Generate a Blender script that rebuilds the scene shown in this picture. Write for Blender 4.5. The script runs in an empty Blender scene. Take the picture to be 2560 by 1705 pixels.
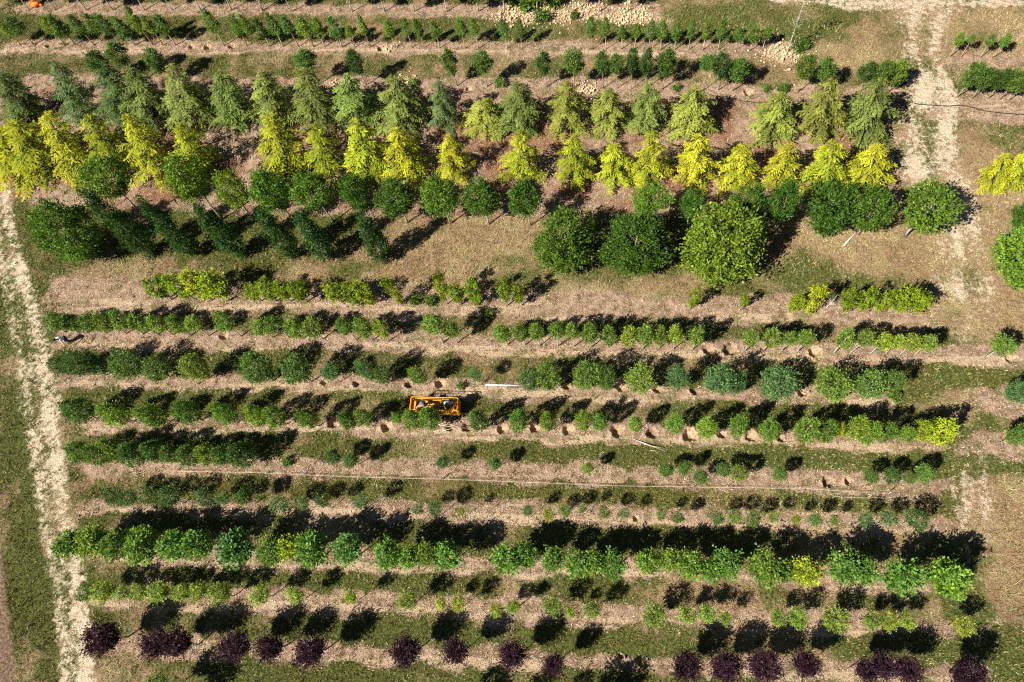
import bpy, bmesh, math, random
import numpy as np
from mathutils import Vector, Matrix

# ------------------------------------------------------------------ camera, sky, sun, exposure
sc = bpy.context.scene
C = sc.collection
CAM_ROT = [[0.992993,0.045357,0.109126],[0.0,0.923413,-0.383809],[-0.118176,0.381119,0.916942]]
cam_data = bpy.data.cameras.new('camera'); cam = bpy.data.objects.new('camera', cam_data); C.objects.link(cam)
cam_data.sensor_width = 36.0; cam_data.lens = 36.0 * 1707 / 2560; cam_data.clip_start = 1; cam_data.clip_end = 2000
m = Matrix(CAM_ROT).to_4x4(); m.translation = (0, 0, 44.0); cam.matrix_world = m
sc.camera = cam

SUN_EL, SHADOW_AZ = math.radians(45.0), math.radians(35.5)
to_sun = Vector((-math.cos(SHADOW_AZ) * math.cos(SUN_EL), -math.sin(SHADOW_AZ) * math.cos(SUN_EL), math.sin(SUN_EL)))
world = bpy.data.worlds.new('World'); sc.world = world; world.use_nodes = True
wn = world.node_tree.nodes; wl = world.node_tree.links
sky = wn.new('ShaderNodeTexSky'); sky.sky_type = 'NISHITA'; sky.sun_disc = False
sky.sun_elevation = SUN_EL; sky.sun_rotation = math.atan2(to_sun.x, to_sun.y)
sky.air_density = 0.4; sky.dust_density = 0.1; sky.ozone_density = 1.0
wl.new(sky.outputs[0], wn['Background'].inputs[0]); wn['Background'].inputs[1].default_value = 0.05
sun_data = bpy.data.lights.new('sun', 'SUN'); sun_data.energy = 5.0; sun_data.angle = math.radians(0.53); sun_data.color = (1.0, 0.93, 0.82)
sun = bpy.data.objects.new('sun', sun_data); C.objects.link(sun)
sun.rotation_euler = to_sun.to_track_quat('Z', 'Y').to_euler(); sun.location = to_sun * 80
sc.view_settings.view_transform = 'Standard'; sc.view_settings.look = 'None'; sc.view_settings.gamma = 1.0
sc.view_settings.use_curve_mapping = False; sc.view_settings.exposure = 1.15
sc.cycles.use_denoising = False; sc.cycles.filter_width = 1.2; sc.cycles.max_bounces = 5; sc.cycles.transmission_bounces = 4; sc.cycles.diffuse_bounces = 2; sc.cycles.transparent_max_bounces = 4

# ------------------------------------------------------------------ layout of the nursery, in metres
STRIPS = {'A':[(-56.67,56.22,-57.24,58.04),(-6.3,49.2,-6.31,50.83),(6.99,46.83,7.15,48.92)],'B':[(-54.95,50.78,-55.59,52.81),(-18.73,46.36,-18.87,47.96),(2.15,43.69,2.22,45.27),(18.13,41.38,18.4,43.11)],'B2':[(27.48,39.63,27.81,41.13),(34.74,38.52,35.15,40.01)],'C':[(-50.76,45.23,-51.56,47.91),(-18.28,41.3,-18.5,43.79),(1.9,38.74,2.02,41.14),(24.49,35.79,24.95,38.02)],'C2':[(25.94,34.63,26.59,37.6),(33.38,33.59,34.18,36.47)],'DE':[(-50.74,35.05,-54.37,46.33),(-44.67,32.33,-48.47,45.69),(-7.7,28.9,-7.92,40.62),(7.24,28.1,8.2,38.48),(22.44,27.26,24.31,36.31)],'H':[(-41.22,22.58,-42.07,25.63),(-25.86,21.47,-26.33,24.37),(-6.1,20.14,-6.12,22.57),(11.71,18.95,11.98,20.93),(22.54,18.12,22.94,19.93)],'I':[(-40.03,19.48,-40.4,20.83),(-14.75,17.97,-14.88,19.66),(3.51,16.62,3.62,18.18),(18.8,15.62,19.09,17.07),(28.24,14.93,28.63,16.33)],'J':[(-38.64,16.21,-38.96,17.39),(-21.88,15.36,-22.05,16.64),(0.68,13.86,0.74,15.07),(13.41,13.06,13.58,14.19),(19.67,12.72,19.9,13.83)],'J2':[(23.8,12.21,24.12,13.51),(27.43,11.96,27.78,13.23)],'K':[(-37.26,12.87,-37.59,14.08),(-18.54,12.05,-18.67,13.19),(0.54,10.92,0.6,12.27),(14.16,10.16,14.35,11.29),(20.67,9.73,20.92,10.83)],'K2':[(22.68,9.48,23.02,10.91),(26.65,9.12,27.05,10.59)],'L':[(-35.33,9.64,-35.61,10.72),(-21.03,9.19,-21.24,10.67),(0.41,8.28,0.47,9.51),(12.54,7.47,12.75,8.84),(20.49,6.88,20.81,8.3)],'M':[(-34.48,6.93,-34.71,7.8),(-17.9,6.34,-18.06,7.69),(0.28,5.65,0.35,7.03),(14.44,4.97,14.66,6.23),(22.15,4.55,22.43,5.68)],'N':[(-34.25,3.79,-34.5,4.72),(-17.55,3.2,-17.68,4.38),(0.13,2.59,0.18,3.75),(13.9,1.93,14.08,2.94),(19.51,1.64,19.75,2.67)],'O':[(-33.55,1.11,-33.75,1.89),(-17.25,0.5,-17.42,2.05),(-0.01,-0.13,0.07,1.37),(13.46,-0.59,13.69,0.72),(21.85,-0.86,22.16,0.35)],'P':[(-32.4,-1.68,-32.65,-0.71),(-16.95,-2.15,-17.09,-0.95),(-0.12,-2.51,-0.08,-1.55),(13.06,-2.86,13.24,-1.82),(21.26,-3.15,21.54,-2.05)],'W':[(-32.35,7.86,-32.75,9.58),(-18.06,7.74,-18.21,9.07),(0.35,7.08,0.4,8.23),(14.67,6.28,14.88,7.47),(19.78,5.72,20.04,6.89)]}
LEFT_TRACK = [(-50.7,36.73,-49.71,36.64),(-50.46,32.98,-48.15,32.8),(-48.4,27.77,-45.46,27.57),(-45.75,22.2,-42.02,22.0),(-44.23,18.75,-40.11,18.57),(-42.75,15.49,-38.82,15.34),(-41.17,12.39,-37.58,12.29),(-39.79,9.46,-36.57,9.39),(-38.53,6.68,-35.35,6.63),(-37.29,4.03,-34.07,4.0),(-35.87,1.5,-33.03,1.49),(-34.91,-0.9,-32.14,-0.89),(-33.96,-3.31,-31.37,-3.29),(-33.17,-5.39,-30.66,-5.36)]
RIGHT_TRACK = [(25.91,47.81,31.7,47.01,0.6),(25.56,46.08,31.59,45.27,0.62),(25.52,44.35,30.04,43.77,0.6),(25.42,41.42,28.38,41.06,0.75),(25.51,38.59,28.74,38.22,0.8),(24.46,36.37,29.03,35.89,0.8),(23.38,33.85,27.88,33.41,0.74),(22.12,30.36,28.11,29.84,0.75),(23.75,27.16,27.64,26.85,0.72),(24.48,24.5,27.52,24.28,0.66),(23.29,21.47,27.5,21.21,0.7),(23.86,18.48,27.24,18.3,0.6),(23.21,15.7,25.59,15.59,0.25),(22.23,10.48,24.28,10.42,0.3),(21.43,8.05,23.67,8.0,0.66),(20.89,5.71,23.3,5.67,0.62),(20.54,2.36,22.67,2.35,0.5),(19.8,-0.78,22.28,-0.77,0.3),(18.87,-4.7,21.27,-4.67,0.3)]
TOP_TRACK = [(15.65,48.13,15.75,48.86),(20.27,46.97,20.43,47.89),(24.74,45.84,25.05,47.39),(30.7,45.31,31.0,46.57),(39.28,44.5,39.54,45.4)]
PLOUGHED = [(-43.5,6.76),(-41.18,6.72),(-39.79,3.54),(-38.44,0.53),(-37.37,-1.84),(-36.29,-4.11),(-35.78,-5.43),(-39.37,-5.48)]
PATCHES = [(24.68,14.82,6,1.1,0.5),(23.24,8.97,6,0.9,0.5),(22.39,3.77,5,0.9,0.55),(20.64,-1.58,6,1.4,0.5),(-41.58,10.94,1.0,5,0.3),(-37.65,1.51,1.1,3,0.3),(-45.81,28.72,1.6,3,0.35),(-42.4,25.54,1.5,3,0.35),(24.4,15.64,3,1.5,0.35),(25.05,11.66,3,1.2,0.3),(26.05,25.67,2,2,0.35),(30.03,33.2,2,1.6,0.25),(-26.58,25.96,3,0.8,0.5),(-16.84,24.98,3,0.8,0.4),(-6.13,24.62,3,0.9,0.4),(18.82,22.37,7,2.2,0.6),(10.51,10.06,6,1.2,0.6),(-0.78,10.38,6,1.2,0.6),(19.96,15.29,4,1.6,0.5),(-13.09,15.11,5,0.8,0.4),(21.1,6.63,1.0,1.2,0.6),(-8.82,14.22,4,0.8,0.5),(23.18,8.73,5,1,0.5),(-19.51,-1.99,8,1.2,0.5),(-2.24,4.63,8,0.8,0.5),(-2.4,-1.26,7,1.2,0.5),(22.28,-1.57,4,1.3,0.6),(19.96,45.07,6,2,0.4),(-9.21,27.24,6,3,-0.5),(-6.15,28.07,5,2,-0.5),(19.23,24.55,7,2.4,-0.7),(-31.48,25.57,12,1.6,-0.5),(-13.68,24.1,12,1.5,-0.5),(3.9,22.04,9,1.2,-0.6),(26.72,23.09,5,5,-0.3),(22.93,23.34,3,3,-0.5),(22.71,6.83,5,3,-0.25),(26.43,18.92,6,2,-0.6),(28.98,30.11,3,3,-0.3),(-29.17,9.49,5,0.9,-0.5),(18.62,3.47,5,2,-0.4),(-45.49,32.59,3,2,-0.2)]
HEAPS = [(-5.25,49.46,1.6),(-3.68,48.83,1.2),(-1.61,48.98,1.6),(0.97,49.06,1.6),(1.6,49.39,1.2),(4.46,47.9,1.5),(5.46,47.91,1.5),(16.69,42.44,1.8),(-16.38,46.82,0.9),(0.91,40.26,1.0),(-20.24,43.09,0.9),(-14.83,42.62,1.2)]
PITS = [(-50.06,51.36,0.51),(-35.08,49.38,0.55),(-33.48,49.19,0.66),(-31.13,48.97,0.65),(-16.88,46.95,0.63),(-16.49,42.48,0.56),(-8.83,41.57,0.45),(13.46,38.71,0.7),(-26.84,19.84,0.66),(8.19,17.13,0.72),(9.44,17.07,0.92),(14.97,16.6,0.79),(26.68,15.6,0.68),(-18.7,15.95,0.46),(-16.24,15.76,0.5),(-12.57,15.52,0.54),(-10.2,15.42,0.7),(-1.44,14.81,0.48),(2.17,14.63,0.6),(4.58,14.41,0.59),(6.88,14.23,0.59),(13.74,13.8,0.61),(-17.63,12.83,0.78),(-13.85,12.53,0.73),(-9.46,12.27,0.52),(-8.32,12.27,0.68),(-5.94,12.17,0.68),(-3.65,12.04,0.67),(-1.53,11.89,0.75),(1.72,11.66,0.85),(3.97,11.51,0.73),(6.26,11.4,0.88),(8.23,11.26,0.57),(10.14,11.16,0.72),(11.83,10.88,0.49),(14.26,8.19,0.69),(15.27,8.17,0.47),(2.59,6.0,0.37),(1.0,-1.75,0.38),(2.35,-1.9,0.65)]
SEEDLINGS = [(-13.62,42.42,0.71),(-6.21,41.54,0.84),(7.98,39.55,0.62),(14.88,38.67,0.51),(16.03,38.55,0.79),(-12.34,21.96,0.83),(-11.26,21.8,0.83),(-6.93,20.46,0.77),(-20.59,10.17,0.65),(-8.73,15.15,0.53),(19.15,13.32,0.68),(-2.65,48.42,1.24),(0.17,48.26,0.72),(-3.88,49.98,1.46),(-4.93,50.7,1.05),(-1.47,50.23,1.56),(18.08,42.52,0.86)]
HOSE_A = [(9.9,39.18),(10.67,38.65),(11.54,38.28),(12.59,37.97),(13.47,37.72),(14.51,37.47),(15.92,37.18),(18.29,37.07),(20.88,36.91),(23.1,36.77),(24.18,36.59),(25.07,36.36)]
HOSE_B = [(25.31,36.29),(26.19,36.06),(27.4,35.86),(28.55,35.74),(29.3,35.44),(30.2,35.04),(31.34,34.72),(32.04,34.56),(32.58,34.48),(33.63,34.19)]
STRING_A = [(-28.64,9.77),(-26.7,9.67),(-23.24,9.53),(-22.23,9.48),(-18.0,9.19),(-13.88,8.96),(-9.85,8.77),(-5.92,8.54),(-2.94,8.36),(0.84,8.11),(4.54,7.96),(8.16,7.83),(11.0,7.73),(12.77,7.68),(14.83,7.47),(17.54,7.24)]
STRING_B = [(14.33,7.18),(16.14,7.11),(17.83,7.03),(19.51,6.95)]
STICKS = [[(-10.41,12.55),(-8.36,12.23)],[(-10.33,12.5),(-8.13,12.8)],[(-10.16,12.45),(-9.27,12.59)],[(-9.98,12.04),(-8.52,12.24)],[(-10.47,12.01),(-9.5,12.27)],[(-9.84,12.69),(-8.2,12.14)],[(2.61,11.16),(4.66,10.32)],[(2.98,10.99),(4.73,10.2)],[(3.69,10.31),(4.2,10.1)],[(3.64,10.66),(4.67,10.4)]]
TREES = {
 'B': [(-53.04,51.77,3.0,0.95,1.69,'y'),(-51.58,51.59,3.37,1.22,1.86,'d'),(-48.27,51.17,3.24,1.1,1.77,'y'),(-47.09,51.02,3.49,1.32,2.27,'g'),(-45.13,50.77,3.4,1.04,2.09,'d'),(-43.57,50.57,3.6,1.03,2.08,'g'),(-42.37,50.42,3.65,1.03,2.19,'d'),(-40.82,50.22,3.26,1.14,2.08,'d'),(-39.0,49.99,4.39,1.06,2.89,'y'),(-37.96,49.86,3.42,0.96,1.88,'y'),(-36.69,49.69,3.59,1.12,2.07,'g'),(-31.81,49.07,3.94,1.05,2.28,'g'),(-29.55,48.76,3.61,0.89,2.22,'g'),(-28.39,48.61,3.67,0.83,2.22,'g'),(-27.32,48.46,3.13,0.89,2.03,'d'),(-26.02,48.28,3.51,0.99,2.21,'g'),(-24.54,48.08,3.43,0.98,1.77,'b'),(-23.12,47.89,3.35,1.13,1.86,'y'),(-22.08,47.75,3.06,0.98,1.79,'y'),(-20.45,47.52,3.4,1.07,2.21,'b'),(-19.25,47.36,2.6,0.67,1.31,'y'),(-17.85,47.17,3.6,0.76,2.04,'y'),(-15.54,46.86,3.08,0.81,1.72,'y'),(-14.03,46.65,3.03,0.7,1.63,'g'),(-12.95,46.51,3.27,0.75,1.95,'g'),(-11.57,46.32,2.96,0.75,1.68,'g'),(-9.3,46.02,3.29,0.79,1.71,'g'),(-8.14,45.86,3.12,0.74,1.73,'g'),(-5.63,45.53,3.19,0.74,1.95,'b'),(-4.39,45.36,3.15,0.64,1.74,'g'),(1.56,44.59,3.38,0.67,2.04,'g'),(2.68,44.45,3.39,0.67,1.82,'g'),(3.93,44.28,2.5,0.77,1.13,'g'),(4.99,44.14,2.69,0.72,1.37,'g'),(6.16,43.99,3.02,0.76,1.68,'b'),(7.13,43.87,3.13,0.76,1.78,'g'),(8.26,43.72,2.86,0.76,1.68,'g'),(9.36,43.58,3.04,0.61,1.81,'g'),(10.48,43.43,3.14,0.7,1.99,'y'),(11.68,43.28,2.96,0.75,1.76,'g'),(13.02,43.1,2.36,0.7,1.23,'g'),(14.19,42.95,2.68,0.79,1.52,'g'),(15.16,42.82,2.29,0.75,1.09,'g'),(28.78,40.52,2.4,0.67,1.13,'y'),(29.58,40.39,2.15,0.49,0.77,'g'),(30.93,40.19,2.31,0.62,1.03,'g'),(31.78,40.07,2.51,0.75,1.18,'g')],
 'C': [(-41.8,45.81,3.71,1.79,2.7,'d'),(-39.3,45.5,4.41,1.75,2.17,'g'),(-36.09,45.12,3.92,1.54,2.25,'g'),(-22.11,43.43,3.75,1.59,1.82,'g'),(-17.86,42.91,4.08,1.22,2.47,'d'),(-9.87,41.9,3.79,1.25,2.49,'g'),(-7.3,41.57,3.86,1.33,2.31,'g'),(-2.34,40.94,3.8,1.17,2.24,'d'),(-0.09,40.64,4.27,1.48,2.45,'g'),(2.23,40.33,3.87,1.11,2.1,'g'),(3.34,40.18,3.66,1.02,1.88,'g'),(4.5,40.02,4.24,0.92,2.52,'d'),(5.62,39.87,4.17,1.1,2.58,'d'),(6.93,39.7,3.96,1.37,2.47,'g'),(10.1,39.27,3.74,1.26,1.55,'g'),(11.23,39.12,3.88,1.13,2.53,'d'),(12.37,38.97,3.31,1.36,2.06,'g'),(17.17,38.32,3.53,1.42,1.95,'y'),(18.57,38.14,3.47,1.24,2.03,'g'),(21.56,37.73,3.08,1.14,1.67,'d'),(22.57,37.6,3.25,1.22,1.74,'g'),(23.58,37.46,3.13,1.31,1.94,'y'),(28.44,36.6,3.45,1.37,2.18,'g'),(29.47,36.42,2.86,1.2,1.8,'g'),(30.51,36.23,2.93,1.2,1.78,'d'),(31.31,36.09,2.83,1.11,1.7,'g'),(31.97,35.98,2.61,1.2,1.66,'g')],
 'D': [(-49.56,42.69,5.58,5.57,5.58,'d',1.96,-0.24),(-43.62,41.98,7.02,3.8,7.02,'b',2.22,-0.28),(-39.14,41.44,6.66,5.4,6.66,'d',1.9,-0.24),(-36.76,41.15,6.22,5.37,6.22,'g',1.65,-0.2),(-32.86,40.68,6.42,5.47,6.42,'g',1.53,-0.18),(-29.01,40.22,5.7,4.96,5.7,'g',1.21,-0.15),(-25.17,39.75,5.72,4.9,5.72,'g',1.06,-0.13),(-21.56,39.32,5.98,5.16,5.98,'g',0.96,-0.11),(-18.12,38.9,5.4,5.28,5.4,'g',0.74,-0.09),(-14.25,38.43,5.18,5.69,5.18,'g',0.57,-0.07),(-10.7,38.0,4.84,3.37,4.84,'b',0.41,-0.05),(-7.34,37.6,2.72,3.73,2.72,'y',0.16,-0.02),(-4.48,37.25,4.78,4.34,4.78,'g',0.2,-0.02),(-0.76,36.8,4.7,4.41,4.7,'y',0.08,-0.01),(2.45,36.41,4.12,3.82,4.12,'y',-0.02,0.01),(5.37,36.06,4.64,3.89,4.64,'g',-0.11,0.01),(8.73,35.65,4.44,4.52,4.44,'y',-0.21,0.03),(14.86,34.91,3.8,4.34,3.8,'y',-0.33,0.04),(18.11,34.52,5.22,4.26,5.22,'y',-0.58,0.07),(21.3,34.14,5.36,4.43,5.36,'g',-0.71,0.09)],
 'E': [(-48.45,37.07,4.64,7.14,4.64,'g',1.64,-0.17),(-45.99,36.8,6.14,6.5,6.14,'g',2.09,-0.22),(-42.65,36.45,7.16,5.34,7.16,'g',2.29,-0.24),(-38.95,36.05,6.82,5.04,6.82,'g',1.99,-0.21),(-35.49,35.68,6.84,4.99,6.84,'g',1.82,-0.19),(-31.4,35.24,5.76,4.7,5.76,'g',1.35,-0.15),(-23.49,34.39,6.52,6.11,6.52,'g',1.17,-0.12),(-20.19,34.03,5.64,4.56,5.64,'g',0.87,-0.1),(-16.6,33.64,6.24,5.25,6.24,'g',0.81,-0.09),(-13.68,33.33,5.44,4.73,5.44,'g',0.59,-0.06),(-9.74,32.91,4.7,3.77,4.7,'g',0.37,-0.05),(-4.3,32.32,5.06,4.26,5.06,'g',0.21,-0.02),(-0.32,31.89,4.9,3.85,4.9,'g',0.06,-0.01),(2.66,31.57,3.76,3.84,3.76,'g',-0.03,0.01),(5.26,31.29,5.06,3.78,5.06,'g',-0.13,0.01),(8.56,30.94,5.02,3.99,5.02,'g',-0.25,0.02),(11.65,30.61,3.92,3.56,3.92,'g',-0.28,0.03),(14.72,30.28,3.96,3.7,3.96,'g',-0.36,0.04),(17.68,29.96,4.3,4.01,4.3,'g',-0.48,0.06),(20.55,29.65,4.06,3.98,4.06,'g',-0.53,0.06),(28.87,28.74,3.4,2.53,3.4,'g',-0.64,0.07),(29.98,28.61,3.76,2.86,3.76,'g',-0.74,0.07)],
 'F': [(-35.41,30.89,6.92,3.28,3.36,'g'),(-28.76,30.23,7.21,3.05,3.71,'y'),(-26.08,29.97,5.8,2.04,3.43,'y'),(-22.57,29.63,6.07,2.66,3.86,'g'),(-19.37,29.31,5.63,2.72,3.14,'g'),(-16.28,29.01,5.4,2.16,3.45,'d'),(-13.33,28.72,4.55,2.72,2.78,'d'),(-9.96,28.39,5.22,2.67,3.36,'g'),(-6.99,28.1,4.56,2.51,2.8,'d'),(-3.81,27.79,5.16,2.32,3.24,'d'),(4.93,26.86,4.76,2.46,1.76,'s'),(7.52,26.58,4.26,1.72,1.99,'d'),(11.43,26.17,4.69,2.2,2.25,'d'),(13.62,25.93,5.71,1.97,4.09,'d'),(16.51,25.61,5.05,3.15,4.18,'d'),(19.2,25.31,5.0,2.53,3.81,'g'),(22.3,24.96,5.27,3.32,3.22,'g'),(28.39,24.28,3.89,1.69,2.03,'d')],
 'G': [(-39.24,27.92,6.07,4.07,5.62,'d'),(-1.23,24.48,5.08,4.16,4.88,'g'),(3.53,24.05,4.47,4.44,4.29,'d'),(9.2,23.54,5.74,5.44,5.51,'y'),(28.75,21.68,4.77,4.01,4.59,'g')],
 'Gc': [(-34.01,27.44,8.92,1.66,8.92,'g',0.0,0.0),(-30.34,27.11,7.56,1.65,7.56,'g',0.0,0.0),(-26.57,26.77,7.2,1.64,7.2,'g',0.0,0.0),(-22.06,26.36,6.84,1.55,6.84,'g',0.0,0.0),(-19.29,26.11,6.3,1.68,6.3,'g',0.0,0.0),(-14.95,25.71,6.1,1.59,6.1,'g',0.0,0.0)],
 'H': [(-31.65,23.19,3.24,1.51,2.51,'d'),(-29.66,23.05,3.73,1.31,2.63,'g'),(-28.32,22.95,3.95,1.48,2.99,'y'),(-26.9,22.84,3.81,1.73,2.65,'g'),(-24.32,22.65,2.14,1.05,1.47,'g'),(-23.1,22.56,2.88,1.3,2.11,'g'),(-21.98,22.48,2.63,0.95,1.94,'g'),(-20.69,22.38,3.07,1.29,2.33,'d'),(-17.94,22.18,2.98,1.28,2.4,'g'),(-16.91,22.11,2.8,1.29,2.77,'d'),(-15.67,22.01,3.15,1.11,3.03,'y'),(-13.43,21.85,3.95,0.92,3.7,'y'),(-9.97,21.57,4.41,0.91,3.63,'y'),(-8.93,21.49,3.26,1.0,2.73,'g'),(-7.81,21.4,3.71,0.99,3.35,'g'),(-5.53,21.23,3.86,0.9,3.28,'g'),(-4.54,21.15,3.18,0.82,2.61,'g'),(7.21,20.23,2.84,0.72,2.44,'g'),(10.59,19.96,2.11,0.63,1.43,'g'),(13.86,19.71,2.2,0.94,1.72,'g'),(14.9,19.63,3.63,1.01,3.43,'y'),(17.11,19.46,3.02,1.08,2.36,'g'),(18.18,19.38,3.25,1.0,2.74,'g'),(19.23,19.3,2.89,0.92,2.62,'g'),(20.3,19.22,3.34,1.37,2.75,'y'),(21.41,19.13,2.81,1.14,1.94,'g')],
 'I': [(-38.86,20.8,3.2,1.4,1.56,'d'),(-38.02,20.74,2.56,1.24,1.72,'d'),(-36.42,20.62,2.92,1.32,1.81,'d'),(-34.79,20.49,3.57,1.3,2.09,'g'),(-33.36,20.38,3.89,1.37,2.18,'g'),(-32.16,20.29,3.24,1.47,2.0,'g'),(-30.94,20.2,3.1,1.29,2.0,'g'),(-29.49,20.09,3.36,1.2,2.39,'g'),(-28.03,19.97,3.1,1.28,1.28,'g'),(-25.5,19.78,3.62,1.26,2.04,'g'),(-22.97,19.58,2.89,1.1,1.74,'g'),(-21.67,19.47,3.38,1.25,1.91,'d'),(-20.59,19.39,2.94,1.26,2.17,'g'),(-19.1,19.27,3.1,1.41,1.68,'g'),(-16.57,19.06,3.38,1.03,1.89,'g'),(-15.34,18.96,3.56,1.19,2.32,'g'),(-14.13,18.87,3.19,0.98,2.02,'y'),(-10.15,18.54,4.15,1.43,1.77,'g'),(-9.12,18.46,3.27,0.97,1.9,'g'),(-5.55,18.17,3.21,1.12,1.86,'g'),(-4.3,18.07,3.06,1.04,1.8,'g'),(-3.28,17.98,3.58,0.95,2.28,'g'),(-2.0,17.88,3.71,1.02,1.78,'g'),(-0.88,17.79,3.59,0.9,1.81,'g'),(0.28,17.71,3.85,1.09,2.78,'g'),(1.44,17.62,3.51,0.98,2.79,'g'),(2.52,17.54,3.34,1.05,2.32,'y'),(3.76,17.45,3.61,1.2,2.15,'g'),(4.84,17.37,3.61,0.93,2.78,'y'),(5.82,17.29,3.92,0.92,2.71,'y'),(7.04,17.2,3.53,1.07,2.38,'g'),(10.48,16.94,3.27,0.91,1.82,'g'),(11.61,16.86,3.25,1.21,1.86,'g'),(12.75,16.77,2.83,0.9,0.9,'g'),(13.79,16.69,3.08,1.13,1.44,'g'),(16.06,16.5,3.42,1.08,1.96,'g'),(17.08,16.42,3.37,1.03,1.3,'g'),(18.25,16.32,3.07,1.07,1.46,'y'),(19.15,16.24,3.06,0.81,1.48,'y'),(20.11,16.16,3.13,1.03,1.27,'y'),(20.94,16.09,3.01,1.03,1.26,'g'),(25.21,15.73,3.07,1.44,1.22,'g')],
 'J': [(-37.53,17.32,3.11,1.55,2.03,'d'),(-35.58,17.18,4.1,1.85,2.36,'d'),(-34.87,17.13,2.93,1.28,1.76,'b'),(-32.5,16.95,3.64,2.03,2.78,'g'),(-30.49,16.81,2.65,1.87,2.02,'g'),(-27.44,16.58,3.36,1.84,2.66,'y'),(-22.44,16.22,3.94,2.21,3.18,'g'),(-19.59,16.01,4.02,1.86,2.86,'g'),(-17.48,15.87,2.75,1.22,1.31,'b'),(-14.87,15.7,3.99,0.96,3.18,'b'),(-13.94,15.64,2.78,1.05,2.45,'g'),(-11.22,15.46,3.02,1.24,1.97,'y'),(-7.45,15.21,2.5,0.87,0.94,'b'),(-3.95,14.97,3.17,1.33,2.98,'b'),(-2.5,14.87,4.04,1.7,3.45,'y'),(-0.12,14.7,4.01,1.69,3.49,'y'),(1.09,14.62,4.12,1.15,3.96,'g'),(3.41,14.45,3.36,1.9,2.05,'y'),(5.72,14.29,3.96,1.27,2.82,'b'),(8.01,14.13,4.02,1.86,3.02,'b'),(9.33,14.04,3.4,1.05,3.03,'b'),(11.81,13.86,2.96,2.22,1.68,'b'),(14.78,13.65,3.54,1.91,2.81,'y'),(17.09,13.49,3.65,2.03,2.54,'g'),(18.26,13.41,3.71,1.08,1.98,'g'),(25.52,12.89,2.11,1.36,1.21,'b')],
 'K': [(-35.52,13.83,3.65,1.65,2.9,'d'),(-32.6,13.51,3.65,1.48,2.9,'y'),(-29.77,13.41,3.65,1.55,2.9,'g'),(-27.35,13.41,3.65,1.54,2.9,'d'),(-24.66,13.15,3.65,1.44,2.9,'g'),(-22.32,12.99,3.54,1.19,2.67,'y'),(-21.06,12.9,3.55,1.27,2.69,'g'),(-18.68,12.7,3.52,1.18,2.64,'g'),(-15.86,12.56,3.37,1.09,2.34,'d'),(-14.85,12.56,3.33,1.01,2.27,'g'),(-12.85,12.62,2.28,0.71,1.57,'g'),(-11.57,12.37,3.36,1.08,2.31,'g'),(-10.46,12.41,3.58,1.23,2.76,'g'),(-7.11,12.14,3.61,1.3,2.81,'d'),(-4.64,12.1,3.64,1.29,2.88,'g'),(-2.6,11.91,3.38,1.05,2.35,'y'),(-0.5,11.84,3.41,1.08,2.42,'y'),(0.61,11.76,3.28,0.97,2.17,'g'),(2.87,11.57,3.15,0.85,1.9,'g'),(5.04,11.5,3.43,1.1,2.46,'g'),(7.24,11.28,3.54,1.2,2.69,'y'),(9.11,11.22,3.57,1.23,2.74,'g'),(10.87,11.01,3.57,1.22,2.74,'g'),(12.92,10.94,3.65,1.43,2.9,'g'),(14.0,10.84,3.55,1.21,2.7,'g'),(14.74,10.81,3.23,0.93,2.07,'Y'),(15.89,10.78,3.55,1.28,2.69,'y'),(16.52,10.54,3.5,1.2,2.61,'y'),(17.53,10.58,3.43,1.13,2.46,'g'),(18.56,10.54,3.15,0.91,1.9,'y'),(19.33,10.59,3.38,1.05,2.35,'Y'),(20.57,10.52,3.65,1.4,2.9,'Y'),(24.65,10.21,3.4,1.17,2.41,'g')],
 'L': [(-34.87,10.8,3.16,1.21,2.32,'g'),(-33.55,10.76,3.3,1.37,2.61,'g'),(-32.28,10.89,3.41,1.53,2.83,'y'),(-30.85,10.69,3.26,1.36,2.52,'d'),(-29.25,10.8,3.33,1.44,2.66,'d'),(-28.0,10.53,2.92,0.95,1.84,'g'),(-26.81,10.49,3.17,1.27,2.34,'g'),(-25.55,10.46,3.2,1.26,2.41,'y'),(-24.38,10.43,3.13,1.18,2.25,'g'),(-23.05,10.39,3.38,1.49,2.76,'d'),(-16.83,10.16,2.32,0.97,1.14,'d'),(-15.53,10.0,2.37,1.0,1.25,'g'),(-9.51,9.61,2.18,0.72,0.86,'d'),(-6.11,9.52,2.24,0.75,0.99,'g'),(-0.3,9.0,2.21,0.7,0.92,'y'),(4.41,8.73,2.23,0.8,0.96,'g'),(5.51,8.71,2.25,0.83,1.0,'g'),(6.49,8.29,2.24,0.86,0.99,'g'),(7.9,8.65,2.22,0.75,0.95,'g'),(8.85,8.48,2.3,0.89,1.09,'y'),(11.06,8.35,2.26,0.82,1.02,'g'),(16.3,8.09,2.25,0.8,1.0,'g'),(17.35,8.03,2.29,0.94,1.08,'d'),(18.26,7.97,2.11,0.66,0.73,'g'),(19.26,8.19,2.35,0.9,1.2,'g')],
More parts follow.
